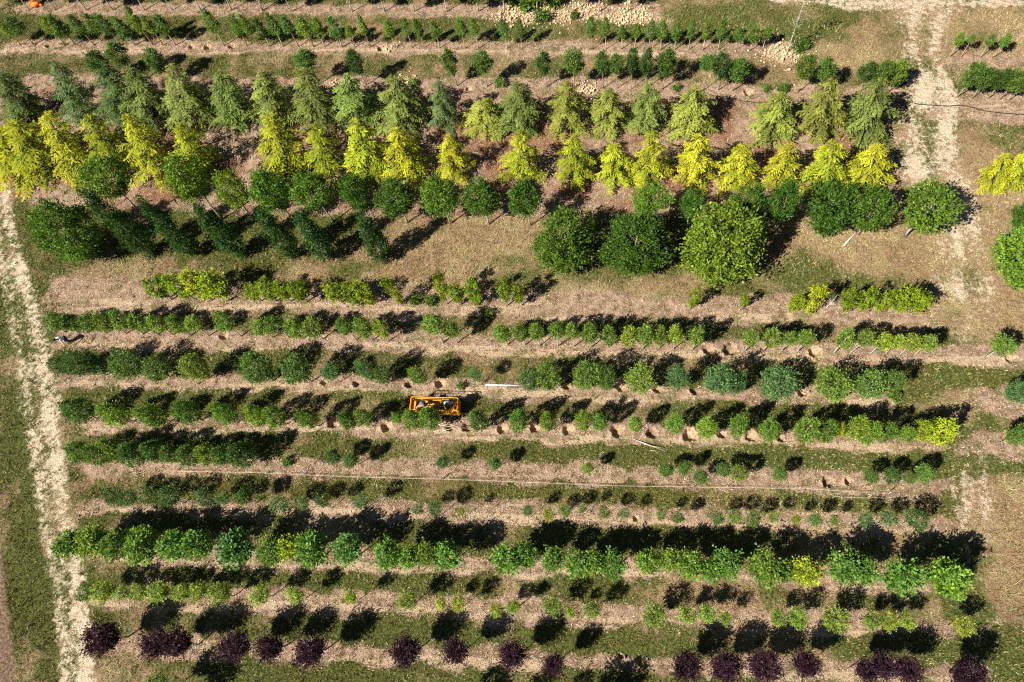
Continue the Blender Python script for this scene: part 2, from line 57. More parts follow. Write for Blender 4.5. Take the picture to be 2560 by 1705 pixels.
 'M': [(-31.57,7.86,2.41,1.02,1.02,'d'),(-30.37,7.76,2.41,1.09,1.01,'d'),(-28.9,7.73,2.48,1.17,1.17,'g'),(-27.55,7.63,2.54,1.4,1.27,'d'),(-25.07,7.54,2.5,1.23,1.19,'b'),(-23.77,7.52,2.38,1.0,0.96,'g'),(-22.39,7.53,2.43,0.99,1.07,'g'),(-22.3,7.6,2.45,0.99,1.1,'d'),(-19.96,7.18,2.42,1.1,1.04,'b'),(-18.41,7.15,2.41,0.98,1.02,'g'),(-17.12,7.12,2.34,0.94,0.88,'g'),(-14.67,7.15,2.42,0.97,1.04,'b'),(-10.86,6.71,2.24,0.7,0.68,'b'),(-9.69,6.62,2.35,0.92,0.9,'b'),(-8.23,6.41,2.16,0.47,0.53,'Y'),(-4.0,6.34,2.28,0.69,0.77,'b'),(-2.88,6.21,2.3,0.83,0.81,'Y'),(-1.87,6.41,2.3,0.79,0.79,'y'),(-0.73,6.38,2.19,0.54,0.57,'g'),(0.58,6.22,2.27,0.68,0.74,'y'),(1.77,6.1,2.24,0.6,0.67,'g'),(3.82,5.96,2.22,0.56,0.63,'g'),(4.88,5.87,2.29,0.74,0.77,'g'),(7.2,5.8,2.24,0.77,0.69,'g'),(8.11,5.78,2.28,0.83,0.76,'y'),(9.16,5.8,2.33,0.9,0.87,'g'),(10.36,5.64,2.21,0.62,0.62,'y'),(11.49,5.62,2.2,0.58,0.6,'Y'),(12.61,5.64,2.29,0.75,0.79,'g'),(13.61,5.52,2.22,0.58,0.65,'y'),(15.3,5.53,2.31,0.88,0.81,'b'),(16.59,5.51,2.32,0.95,0.85,'b'),(18.04,5.52,2.44,1.21,1.09,'d')],
 'N': [(-33.15,4.85,3.55,1.66,1.87,'g'),(-31.47,4.89,3.74,1.81,2.11,'y'),(-29.98,4.73,3.74,1.8,2.09,'g'),(-28.14,4.63,3.83,1.93,2.12,'g'),(-26.11,4.65,3.6,1.63,1.99,'g'),(-24.62,4.52,3.76,1.77,2.14,'g'),(-21.92,4.41,3.81,1.9,2.09,'b'),(-19.72,4.2,3.39,1.46,1.72,'g'),(-18.56,4.33,3.26,1.31,1.61,'Y'),(-17.22,4.22,3.76,1.8,2.06,'g'),(-14.98,4.17,3.48,1.58,1.74,'b'),(-12.37,3.97,3.45,1.49,1.76,'g'),(-11.12,3.7,3.16,1.21,1.48,'g'),(-10.14,3.89,3.24,1.28,1.57,'y'),(-8.82,3.73,3.36,1.41,1.66,'g'),(-5.32,3.49,3.55,1.6,1.79,'g'),(-4.18,3.69,3.31,1.32,1.62,'g'),(-2.52,3.41,3.22,1.24,1.53,'g'),(-1.21,3.32,3.42,1.44,1.69,'g'),(-0.18,3.32,3.37,1.37,1.68,'y'),(0.96,3.18,3.3,1.36,1.54,'g'),(2.86,3.42,3.29,1.29,1.59,'y'),(4.13,3.41,3.29,1.29,1.58,'y'),(5.22,3.13,3.44,1.41,1.74,'y'),(6.35,3.01,3.12,1.14,1.4,'g'),(7.36,3.05,3.51,1.47,1.81,'g'),(9.23,2.96,3.57,1.52,1.85,'y'),(10.35,2.78,3.09,1.13,1.34,'g'),(11.43,2.83,3.42,1.38,1.7,'Y'),(13.48,2.86,3.68,1.69,1.83,'g'),(14.54,2.8,3.23,1.31,1.4,'g'),(16.34,2.58,3.93,1.86,2.09,'g'),(18.57,2.44,3.86,1.79,2.03,'y'),(19.25,1.69,2.77,0.83,1.03,'y')],
 'O': [(-32.0,1.82,2.45,1.12,1.1,'d'),(-30.66,1.92,2.56,1.34,1.32,'g'),(-29.37,1.88,2.39,0.89,0.98,'g'),(-28.42,1.87,2.51,1.11,1.22,'g'),(-27.07,1.87,2.55,1.33,1.3,'g'),(-25.66,1.83,2.48,1.1,1.17,'g'),(-24.34,1.85,2.48,1.02,1.16,'g'),(-23.04,1.71,2.64,1.31,1.48,'g'),(-20.48,1.7,2.54,1.16,1.27,'g'),(-18.25,1.55,2.51,1.08,1.22,'g'),(-14.79,1.47,2.4,0.89,1.0,'y'),(-11.18,1.29,2.57,1.16,1.33,'g'),(-9.14,1.12,2.29,0.73,0.79,'y'),(-8.14,1.12,2.36,0.83,0.92,'y'),(-5.9,0.79,2.37,0.76,0.93,'y'),(-4.93,0.98,2.31,0.69,0.83,'g'),(-4.88,0.98,2.29,0.65,0.77,'y'),(-2.61,0.91,2.48,1.02,1.16,'g'),(-1.66,0.78,2.23,0.54,0.67,'y'),(-0.54,0.78,2.46,0.92,1.13,'g'),(2.97,0.46,2.6,1.21,1.4,'g'),(4.82,0.52,2.54,1.07,1.28,'g'),(5.96,0.58,2.45,1.0,1.1,'g'),(6.91,0.39,2.35,0.73,0.9,'g'),(9.79,0.33,2.42,0.85,1.05,'g'),(10.83,0.33,2.5,0.98,1.21,'g'),(12.79,0.27,2.58,1.3,1.36,'g'),(14.67,0.24,2.48,0.97,1.17,'g'),(15.63,0.12,2.4,0.9,0.99,'y'),(16.45,0.12,2.38,0.83,0.95,'g'),(19.31,-0.03,2.4,1.02,1.01,'y')],
 'P': [(-29.77,-0.7,3.53,2.01,2.36,'g'),(-26.47,-1.08,3.33,1.67,1.97,'g'),(-24.95,-1.14,3.4,1.74,2.09,'g'),(-21.2,-1.13,3.38,1.72,2.07,'g'),(-19.23,-1.19,3.38,1.63,2.05,'g'),(-16.64,-1.37,3.41,1.77,2.13,'g'),(-10.94,-1.41,3.39,1.67,2.09,'g'),(-8.18,-1.52,3.22,1.43,1.73,'g'),(-4.87,-1.63,3.25,1.56,1.8,'g'),(-2.68,-2.06,3.12,1.25,1.53,'g'),(4.51,-2.11,3.3,1.65,1.91,'g'),(6.63,-2.15,3.34,1.71,1.98,'g'),(8.71,-1.97,3.33,1.71,1.97,'g'),(10.8,-2.07,3.23,1.48,1.75,'g'),(13.73,-2.16,3.1,1.26,1.5,'g'),(14.7,-2.05,3.19,1.33,1.68,'g'),(15.84,-2.26,3.17,1.46,1.65,'g'),(18.87,-2.35,3.3,1.79,1.9,'g')],
 'A': [(-56.72,56.81,4.54,1.7,2.71,'g'),(-53.48,56.38,4.13,1.33,2.65,'g'),(-50.54,55.99,4.23,1.32,2.52,'g'),(-47.13,55.53,4.7,1.63,2.59,'g'),(-44.22,55.15,4.25,1.79,2.86,'g'),(-40.85,54.7,4.58,1.5,2.7,'g'),(-37.9,54.3,4.44,1.33,2.72,'g'),(-34.99,53.92,4.12,1.74,2.53,'g'),(-31.83,53.49,4.44,1.74,2.59,'g'),(-28.66,52.89,4.47,1.3,2.7,'g'),(-28.65,53.07,4.62,1.74,2.51,'g'),(-25.75,52.51,4.25,1.4,2.63,'g'),(-19.89,51.73,4.54,1.46,2.56,'g'),(-16.82,51.32,4.46,1.52,2.82,'g'),(-14.07,50.95,4.09,1.46,2.82,'g'),(-11.04,50.55,4.31,1.55,2.59,'g'),(-8.21,50.18,3.91,1.77,2.53,'g'),(-5.9,49.87,4.58,1.48,2.88,'y'),(-5.88,49.8,4.22,1.77,2.72,'y'),(-3.02,49.42,4.09,1.67,2.77,'y'),(0.15,49.0,4.45,1.53,2.59,'y'),(2.36,48.7,4.41,1.35,2.78,'g'),(4.77,48.39,4.41,1.49,2.82,'y')],
 'Q': [(-25.85,-3.47,3.1,1.4,1.6,'g'),(-24.77,-3.93,3.1,1.4,1.6,'g'),(-8.14,-4.35,3.1,1.3,1.6,'g'),(-5.21,-4.39,3.1,1.0,1.6,'g'),(-3.12,-4.5,3.1,1.0,1.6,'g'),(-1.14,-4.17,3.1,1.5,1.6,'g'),(-0.12,-4.01,3.1,1.5,1.6,'g')],
}

rng = np.random.default_rng(11)
random.seed(4)

# ------------------------------------------------------------------ material helpers
def newmat(name):
    mt = bpy.data.materials.new(name); mt.use_nodes = True
    nt = mt.node_tree; b = nt.nodes['Principled BSDF']
    return mt, nt, b
class NT:
    def __init__(s, nt): s.nt = nt
    def n(s, t, **kw):
        o = s.nt.nodes.new(t)
        for k, v in kw.items(): setattr(o, k, v)
        return o
    def put(s, sock, v):
        if isinstance(v, (int, float)): sock.default_value = v
        elif isinstance(v, (tuple, list)): sock.default_value = tuple(v) + ((1.0,) if len(v) == 3 and sock.type == 'RGBA' else ())
        else: s.nt.links.new(v, sock)
    def math(s, op, a, b=0.0, c=None, clamp=False):
        o = s.n('ShaderNodeMath', operation=op, use_clamp=clamp); s.put(o.inputs[0], a); s.put(o.inputs[1], b)
        if c is not None: s.put(o.inputs[2], c)
        return o.outputs[0]
    def mix(s, f, a, b, mode='MIX'):
        o = s.n('ShaderNodeMix', data_type='RGBA', blend_type=mode); s.put(o.inputs[0], f); s.put(o.inputs[6], a); s.put(o.inputs[7], b)
        return o.outputs[2]
    def step(s, v, lo, hi):
        o = s.n('ShaderNodeMapRange', interpolation_type='SMOOTHSTEP'); s.put(o.inputs[0], v); s.put(o.inputs[1], lo); s.put(o.inputs[2], hi)
        return o.outputs[0]
    def noise(s, vec, scale, detail=3.0, rough=0.6, dist=0.0):
        o = s.n('ShaderNodeTexNoise'); s.nt.links.new(vec, o.inputs['Vector']); o.inputs['Scale'].default_value = scale
        o.inputs['Detail'].default_value = detail; o.inputs['Roughness'].default_value = rough; o.inputs['Distortion'].default_value = dist
        return o.outputs[0]
    def attr(s, name):
        o = s.n('ShaderNodeAttribute', attribute_name=name); return o.outputs['Fac']
def plain(name, col, rough=0.6, metallic=0.0, var=0.25, scale=8.0, spec=0.4):
    mt, nt, b = newmat(name); N = NT(nt)
    tc = N.n('ShaderNodeTexCoord'); nz = N.noise(tc.outputs['Object'], scale, 4.0)
    dark = tuple(c * (1 - var) for c in col); lite = tuple(min(1, c * (1 + var)) for c in col)
    N.put(b.inputs['Base Color'], N.mix(nz, dark, lite)); b.inputs['Roughness'].default_value = rough
    b.inputs['Metallic'].default_value = metallic; b.inputs['Specular IOR Level'].default_value = spec
    return mt
def leaf_material(name, gloss=0.45, spec=0.3):
    mt, nt, b = newmat(name); N = NT(nt)
    oi = N.n('ShaderNodeObjectInfo'); t = N.attr('tint'); h = N.attr('hue')
    col = oi.outputs['Color']
    warm = N.mix(1.0, col, (1.85, 1.5, 0.7), 'MULTIPLY')
    c1 = N.mix(h, col, warm)
    k = N.math('MULTIPLY_ADD', t, 1.5, 0.4)
    rv = N.math('MULTIPLY_ADD', oi.outputs['Random'], 0.3, 0.85)
    k = N.math('MULTIPLY', k, rv)
    o = N.n('ShaderNodeVectorMath', operation='SCALE'); N.put(o.inputs[0], c1); N.put(o.inputs['Scale'], k)
    N.put(b.inputs['Base Color'], o.outputs[0]); b.inputs['Roughness'].default_value = gloss; b.inputs['Specular IOR Level'].default_value = spec
    tr = N.n('ShaderNodeBsdfTranslucent'); tcol = N.mix(1.0, o.outputs[0], (1.5, 1.35, 0.5), 'MULTIPLY'); N.put(tr.inputs[0], tcol)
    mx = N.n('ShaderNodeMixShader'); mx.inputs[0].default_value = 0.3
    nt.links.new(b.outputs[0], mx.inputs[1]); nt.links.new(tr.outputs[0], mx.inputs[2])
    nt.links.new(mx.outputs[0], nt.nodes['Material Output'].inputs[0])
    return mt
LEAF = leaf_material('leaf', 0.5, 0.2); NEEDLE = leaf_material('needle', 0.6, 0.15)
def bark_material():
    mt, nt, b = newmat('bark'); N = NT(nt); oi = N.n('ShaderNodeObjectInfo'); tc = N.n('ShaderNodeTexCoord')
    nz = N.noise(tc.outputs['Object'], 14.0, 5.0)
    c = N.mix(N.step(nz, 0.3, 0.7), N.mix(1.0, oi.outputs['Color'], (0.5, 0.45, 0.4), 'MULTIPLY'), oi.outputs['Color'])
    N.put(b.inputs['Base Color'], c); b.inputs['Roughness'].default_value = 0.85
    bp = N.n('ShaderNodeBump'); bp.inputs['Strength'].default_value = 0.4; bp.inputs['Distance'].default_value = 0.02; N.put(bp.inputs['Height'], nz); nt.links.new(bp.outputs[0], b.inputs['Normal'])
    return mt
BARK = bark_material()

# ------------------------------------------------------------------ mesh helpers
def mesh_np(name, verts, faces, mat=None, attrs=None, smooth=False):
    """verts (n,3); faces (m,k) constant k"""
    me = bpy.data.meshes.new(name); verts = np.asarray(verts, np.float32); faces = np.asarray(faces, np.int32)
    n, (mm, k) = len(verts), faces.shape
    me.vertices.add(n); me.vertices.foreach_set('co', verts.ravel())
    me.loops.add(mm * k); me.loops.foreach_set('vertex_index', faces.ravel())
    me.polygons.add(mm); me.polygons.foreach_set('loop_start', np.arange(0, mm * k, k, dtype=np.int32))
    me.polygons.foreach_set('loop_total', np.full(mm, k, np.int32))
    if smooth: me.polygons.foreach_set('use_smooth', np.ones(mm, bool))
    for an, av in (attrs or {}).items():
        a = me.attributes.new(an, 'FLOAT', 'POINT'); a.data.foreach_set('value', np.asarray(av, np.float32))
    me.update(calc_edges=True); me.validate()
    if mat: me.materials.append(mat)
    return me
def obj(name, me, parent=None, loc=(0, 0, 0), rotz=0.0, scale=(1, 1, 1)):
    o = bpy.data.objects.new(name, me); C.objects.link(o); o.location = loc; o.rotation_euler = (0, 0, rotz); o.scale = scale
    if parent: o.parent = parent
    return o
def tag(o, label, cat, group=None):
    o['label'] = label; o['category'] = cat
    if group: o['group'] = group
    return o
def structure(o): o['kind'] = 'structure'; return o
def stuff(o): o['kind'] = 'stuff'; return o
class MB:
    """collects tubes, boxes, ellipsoids as quads/tris"""
    def __init__(s): s.v = []; s.f = []; s.n = 0
    def add(s, v, f):
        s.v.append(np.asarray(v, float)); s.f += [[i + s.n for i in q] for q in f]; s.n += len(v)
    def tube(s, pts, rad, seg=8, cap=True):
        pts = [Vector(p) for p in pts]; rad = [rad] * len(pts) if isinstance(rad, (int, float)) else rad
        v = []; f = []
        for i, p in enumerate(pts):
            d = (pts[min(i + 1, len(pts) - 1)] - pts[max(i - 1, 0)]).normalized()
            a = d.orthogonal().normalized() if i == 0 else (a - d * a.dot(d)).normalized()
            b = d.cross(a)
            for k in range(seg):
                t = 2 * math.pi * k / seg; v.append(p + (a * math.cos(t) + b * math.sin(t)) * rad[i])
        for i in range(len(pts) - 1):
            for k in range(seg): f.append([i * seg + k, i * seg + (k + 1) % seg, (i + 1) * seg + (k + 1) % seg, (i + 1) * seg + k])
        if cap: f.append(list(range(seg))[::-1]); f.append([(len(pts) - 1) * seg + k for k in range(seg)])
        s.add([tuple(x) for x in v], f)
    def box(s, c, d, rz=0.0, taper=1.0):
        x, y, z = d[0] / 2, d[1] / 2, d[2] / 2; v = []
        for sz in (-1, 1):
            k = taper if sz > 0 else 1.0
            for sx, sy in ((-1, -1), (1, -1), (1, 1), (-1, 1)):
                px, py = sx * x * k, sy * y * k
                v.append((c[0] + px * math.cos(rz) - py * math.sin(rz), c[1] + px * math.sin(rz) + py * math.cos(rz), c[2] + sz * z))
        s.add(v, [[3, 2, 1, 0], [4, 5, 6, 7], [0, 1, 5, 4], [1, 2, 6, 5], [2, 3, 7, 6], [3, 0, 4, 7]])
    def ball(s, c, r, seg=12, rings=8, jit=0.0, rs=None):
        v = []; f = []; r = (r, r, r) if isinstance(r, (int, float)) else r
        for i in range(rings + 1):
            th = math.pi * i / rings
            for k in range(seg):
                ph = 2 * math.pi * k / seg; j = 1 + (jit * (rs.random() - .5) if rs else 0)
                v.append((c[0] + r[0] * math.sin(th) * math.cos(ph) * j, c[1] + r[1] * math.sin(th) * math.sin(ph) * j, c[2] + r[2] * math.cos(th) * j))
        for i in range(rings):
            for k in range(seg): f.append([i * seg + k, (i + 1) * seg + k, (i + 1) * seg + (k + 1) % seg, i * seg + (k + 1) % seg])
        s.add(v, f)
    def build(s, name, mat, parent=None, smooth=True, **kw):
        me = bpy.data.meshes.new(name); me.from_pydata([tuple(p) for p in np.concatenate(s.v)], [], s.f)
        if smooth: me.shade_smooth()
        me.update(); me.validate(); me.materials.append(mat)
        return obj(name, me, parent, **kw)

# ------------------------------------------------------------------ ground: one sheet, cut into field, soil strips and sandy tracks
CELL = 0.2
X0, X1, Y0, Y1 = -62.0, 42.0, -9.0, 62.0
NX, NY = int(round((X1 - X0) / CELL)), int(round((Y1 - Y0) / CELL))
gx = X0 + CELL * np.arange(NX + 1); gy = Y0 + CELL * np.arange(NY + 1)
def vnoise(x, y, scale, seed):
    r = np.random.default_rng(seed); T = r.random((256, 256)); X = x / scale + 40; Y = y / scale + 40
    xi, yi = np.floor(X).astype(int), np.floor(Y).astype(int); fx, fy = X - xi, Y - yi; fx = fx * fx * (3 - 2 * fx); fy = fy * fy * (3 - 2 * fy)
    g = lambda a, b: T[a % 256, b % 256]
    return (g(xi, yi) * (1 - fx) + g(xi + 1, yi) * fx) * (1 - fy) + (g(xi, yi + 1) * (1 - fx) + g(xi + 1, yi + 1) * fx) * fy
def sstep(v, a, b): t = np.clip((v - a) / (b - a), 0, 1); return t * t * (3 - 2 * t)
def band(x, y, pts, soft=0.55, endsoft=1.6):
    """1 inside the strip whose lower and upper edges run through pts (xl, yl, xu, yu)"""
    p = np.array(pts); lo = np.interp(x, p[:, 0], p[:, 1]); hi = np.interp(x, p[:, 2], p[:, 3])
    w = (vnoise(x, y, 0.6, 3) - .5) * 1.0 + (vnoise(x, y, 2.2, 4) - .5) * 1.3 + (vnoise(x, y, 7, 5) - .5) * .8
    d = np.minimum(y - lo, hi - y) + w * .5
    e = np.minimum(x - min(p[0, 0], p[0, 2]), max(p[-1, 0], p[-1, 2]) - x) + w * 1.5
    return sstep(d, -soft, soft) * sstep(e, -endsoft, endsoft)
def masks(x, y):
    x = np.asarray(x, float); y = np.asarray(y, float); M_ = {}
    strip_id = np.full(x.shape, -1); soil = np.zeros(x.shape)
    for i, (k, pts) in enumerate(STRIPS.items()):
        if k == 'W': continue
        b = band(x, y, pts, 0.7 if k == 'DE' else 0.55); strip_id = np.where(b > np.maximum(soil, .45), i, strip_id); soil = np.maximum(soil, b)
    rut = np.zeros(x.shape)
    for k in 'BHIJKMNOP':
        p = np.array(STRIPS[k]); lo = np.interp(x, p[:, 0], p[:, 1]); hi = np.interp(x, p[:, 2], p[:, 3]); inx = (x > p[0, 0]) & (x < p[-1, 0])
        for f_, sd_ in ((.30, 51), (.12, 52)): rut = np.maximum(rut, inx * np.exp(-((y - (lo + f_ * (hi - lo)) - (vnoise(x, y * 0, 9, sd_) - .5) * .5) / .17) ** 2) * sstep(vnoise(x, y, 3.5, sd_ + ord(k)), .35, .7))
    M_['rut'] = rut
    M_['weed'] = band(x, y, STRIPS['W'])
    red = band(x, y, STRIPS['DE'], 0.8) * sstep(vnoise(x, y, 2.2, 9), .35, .75)
    lt = np.array(LEFT_TRACK)[::-1]; o = np.argsort(lt[:, 1]); lt = lt[o]
    l = np.interp(y, lt[:, 1], lt[:, 0]); r = np.interp(y, lt[:, 3], lt[:, 2]); u = (x - l) / (r - l)
    main = .26 * np.exp(-((u - .76) / .22) ** 2) + .18 * np.exp(-((u - .27) / .14) ** 2) + .36 * sstep(u, -.15, .15) * (1 - sstep(u, .95, 1.25))
    wob = (vnoise(x, y, 1.8, 22) - .5) * .3 + (vnoise(x, y, .5, 24) - .5) * .2
    left = np.clip(main + wob * ((u > -.3) & (u < 1.4)), 0, 1) * sstep(u, -.25, .1) * (1 - sstep(u, 1.0, 1.3)) * .95 * (1 - sstep(y, lt[-1, 1] - 1.5, lt[-1, 1] + .5))
    rt = np.array(RIGHT_TRACK); o = np.argsort(rt[:, 1]); rt = rt[o]
    l = np.interp(y, rt[:, 1], rt[:, 0]); r = np.interp(y, rt[:, 3], rt[:, 2]); dn = np.interp(y, rt[:, 1], rt[:, 4]); u = (x - l) / (r - l)
    rut_r = .5 + .5 * np.cos(u * 2 * math.pi * 2.5 + vnoise(x, y, 4, 8) * 2)
    right = np.clip(dn * (.54 + .26 * rut_r) * sstep(u, -.2, .12) * (1 - sstep(u, .85, 1.2)) + (vnoise(x, y, 1.6, 23) - .5) * .35 * ((u > -.1) & (u < 1.1)), 0, 1)
    top = band(x, y, TOP_TRACK, .6) * .60
    M_['soil'] = soil * (1 - .7 * np.maximum(left, right)); M_['strip_id'] = strip_id; M_['left'] = left; M_['right'] = right; M_['top'] = top
    M_['track'] = np.maximum(np.maximum(left, right), top)
    M_['red'] = red
    lush = np.zeros(x.shape)
    for px, py, rx, ry, a in PATCHES: lush += a * np.exp(-((x - px) / rx) ** 2 - ((y - py) / ry) ** 2)
    far = sstep(x, 19, 30) * -.15
    M_['lush'] = np.clip(.5 + .8 * lush + far + (vnoise(x, y, 6, 33) - .5) * .45 + (vnoise(x, y, 2.6, 31) - .5) * .6 + (vnoise(x, y, .9, 32) - .5) * .4, 0, 1)
    hp = np.zeros(x.shape)
    for px, py, rr in HEAPS: hp = np.maximum(hp, np.exp(-((x - px) ** 2 + ((y - py) * 1.3) ** 2) / (rr * rr)))
    for q_, (px, py, d) in enumerate(PITS): hp = np.maximum(hp, (.2, .75, .45, .6, .3)[q_ % 5] * np.exp(-((x - px - .12) ** 2 + (y - py) ** 2) / (.3 + d * .35) ** 2))
    M_['raw'] = hp
    pp = np.array(PLOUGHED); ins = np.zeros(x.shape, bool)
    for i in range(len(pp)):
        (ax, ay), (bx, by) = pp[i], pp[(i + 1) % len(pp)]
        c = ((ay > y) != (by > y)) & (x < (bx - ax) * (y - ay) / (by - ay + 1e-9) + ax); ins ^= c
    M_['plough'] = ins.astype(float)
    return M_
GATTR = ('rut', 'soil', 'track', 'red', 'lush', 'raw', 'weed', 'plough')

def ground_material():
    mt, nt, b = newmat('nursery_ground'); N = NT(nt); tc = N.n('ShaderNodeTexCoord'); P = tc.outputs['Object']
    mp = N.n('ShaderNodeMapping'); nt.links.new(P, mp.inputs[0]); mp.inputs['Rotation'].default_value = (0, 0, math.radians(4.5)); mp.inputs['Scale'].default_value = (0.12, 2.2, 1)
    A = {k: N.attr(k) for k in GATTR}
    n1 = N.noise(P, 0.5, 3.0); n2 = N.noise(P, 1.6, 4.0, .65); n3 = N.noise(P, 6.0, 5.0, .72); n4 = N.noise(P, 20.0, 4.0, .75); st = N.noise(mp.outputs[0], 1.0, 4.0, .65)
    n5 = N.noise(P, 2.6, 6.0, .75)
    speck = N.step(n4, .36, .64); clump = N.step(n3, .36, .64)
    # grass: green, olive and straw
    green = N.mix(clump, (.034, .046, .010), (.135, .145, .038))
    straw = N.mix(speck, (.14, .105, .048), (.52, .40, .22))
    straw = N.mix(N.step(N.math('MULTIPLY_ADD', n2, .6, N.math('MULTIPLY', n1, .5)), .5, .62), straw, N.mix(speck, (.14, .085, .048), (.42, .275, .17)))
    straw = N.mix(N.math('MULTIPLY', N.step(N.math('MULTIPLY_ADD', n5, .7, N.math('MULTIPLY', n1, .4)), .60, .70), .8), straw, N.mix(speck, (.40, .30, .19), (.62, .50, .36)))
    dry = N.math('ADD', N.math('MULTIPLY_ADD', A['lush'], -1.5, 1.05), N.math('MULTIPLY_ADD', n2, 1.3, N.math('MULTIPLY_ADD', n3, 1.0, -1.15)))
    grass = N.mix(N.step(dry, .15, .85), green, straw)
    grass = N.mix(N.math('MULTIPLY', A['weed'], N.step(n3, .4, .6)), grass, N.mix(speck, (.05, .055, .012), (.20, .18, .04)))
    # soil strip: pinkish straw mulch over brown earth
    soil = N.mix(speck, (.20, .128, .088), (.60, .435, .32))
    soil = N.mix(N.step(n2, .40, .62), soil, N.mix(speck, (.085, .052, .034), (.38, .255, .17)))
    soil = N.mix(N.math('MULTIPLY', N.step(N.math('MULTIPLY_ADD', A['rut'], .3, st), .56, .68), .85), soil, N.mix(speck, (.38, .27, .17), (.62, .48, .33)))
    soil = N.mix(N.math('MULTIPLY', N.step(N.math('ADD', n1, N.math('MULTIPLY', n3, .5)), .76, .92), .7), soil, N.mix(clump, (.045, .055, .014), (.15, .14, .045)))
    soil = N.mix(N.math('MULTIPLY', A['red'], .75), soil, N.mix(speck, (.10, .04, .02), (.32, .145, .08)))
    fs = N.step(N.math('ADD', A['soil'], N.math('MULTIPLY_ADD', n3, .9, N.math('MULTIPLY_ADD', n2, .8, -.85))), .34, .66)
    col = N.mix(fs, grass, soil)
    # raw diggings
    rawc = N.mix(N.step(n3, .3, .7), (.30, .19, .105), (.60, .45, .29))
    fr = N.step(N.math('ADD', A['raw'], N.math('MULTIPLY_ADD', n3, .9, -.45)), .40, .66)
    col = N.mix(fr, col, rawc)
    # sandy track with weeds breaking through
    sand = N.mix(speck, (.44, .34, .235), (.74, .62, .47))
    sand = N.mix(N.step(st, .5, .7), sand, (.50, .385, .26))
    ft = N.step(N.math('ADD', A['track'], N.math('MULTIPLY_ADD', n5, 1.7, N.math('MULTIPLY_ADD', n4, .7, -1.2))), .36, .66)
    col = N.mix(ft, col, sand)
    col = N.mix(A['plough'], col, N.mix(clump, (.09, .055, .035), (.27, .19, .13)))
    N.put(b.inputs['Base Color'], col); b.inputs['Roughness'].default_value = 0.95; b.inputs['Specular IOR Level'].default_value = 0.1
    hgt = N.math('ADD', N.math('MULTIPLY', n4, .5), N.math('ADD', n3, N.math('MULTIPLY', n2, 1.2)))
    bp = N.n('ShaderNodeBump'); bp.inputs['Strength'].default_value = 1.0; bp.inputs['Distance'].default_value = 0.16; N.put(bp.inputs['Height'], hgt)
    nt.links.new(bp.outputs[0], b.inputs['Normal'])
    return mt
GROUND = ground_material()

GX, GY = np.meshgrid(gx, gy, indexing='ij'); GM = masks(GX, GY)
ci = np.arange(NX * NY); cx, cy = ci // NY, ci % NY
corner = lambda a, b: (cx + a) * (NY + 1) + (cy + b)
cells = np.stack([corner(0, 0), corner(1, 0), corner(1, 1), corner(0, 1)], 1)
used = np.zeros((NX, NY), bool)
pit_squares = []
for px, py, d in PITS:
    k = 2 if d < .55 else 3
    i, j = int((px - X0) / CELL), int((py - Y0) / CELL)
    while used[i - k:i + k + 1, j - k:j + k + 1].any(): i += 1
    used[i - k:i + k + 1, j - k:j + k + 1] = True; pit_squares.append((i - k, j - k, 2 * k + 1, d))
cm = {k: (GM[k][:-1, :-1] + GM[k][1:, 1:]) / 2 for k in ('left', 'right', 'top')}
sid = GM['strip_id'][:-1, :-1].ravel()
klass = np.where(cm['left'].ravel() > .3, 101, np.where(cm['right'].ravel() > .33, 102, np.where(cm['top'].ravel() > .3, 103, np.where(GM['plough'][:-1, :-1].ravel() > .5, 104, sid))))
klass[used.ravel()] = -99
Vall = np.stack([GX.ravel(), GY.ravel(), np.zeros(GX.size)], 1)
Aall = {k: GM[k].ravel() for k in GATTR}
def ground_piece(name, mask_, extra=None):
    f = cells[mask_]; idx, inv = np.unique(f.ravel(), return_inverse=True); v = Vall[idx]; a = {k: q[idx] for k, q in Aall.items()}; f = inv.reshape(-1, 4)
    if extra is not None:
        ev, ef = extra; f = np.concatenate([f, ef + len(v)]); v = np.concatenate([v, ev]); a = {k: np.concatenate([q, np.full(len(ev), .5 if k == 'lush' else 0.)]) for k, q in a.items()}
    return structure(obj(name, mesh_np(name, v, f, GROUND, a)))
B_ = 400.0
ex_ = [X0 - B_, X0, X1, X1 + B_]; ey_ = [Y0 - B_, Y0, Y1, Y1 + B_]
ev = []; ef = []
for a in range(3):
    for b_ in range(3):
        if a == 1 and b_ == 1: continue
        s = len(ev); ev += [(ex_[a], ey_[b_], 0), (ex_[a + 1], ey_[b_], 0), (ex_[a + 1], ey_[b_ + 1], 0), (ex_[a], ey_[b_ + 1], 0)]; ef.append([s, s + 1, s + 2, s + 3])
ground_piece('grass_field', klass == -1, (np.array(ev, float), np.array(ef)))
ground_piece('sandy_track', klass == 101); ground_piece('sandy_track', klass == 102); ground_piece('sandy_track', klass == 103)
ground_piece('ploughed_soil', klass == 104)
for i, k in enumerate(STRIPS):
    if (klass == i).any(): ground_piece('cedar_bed' if k == 'DE' else 'soil_strip', klass == i)

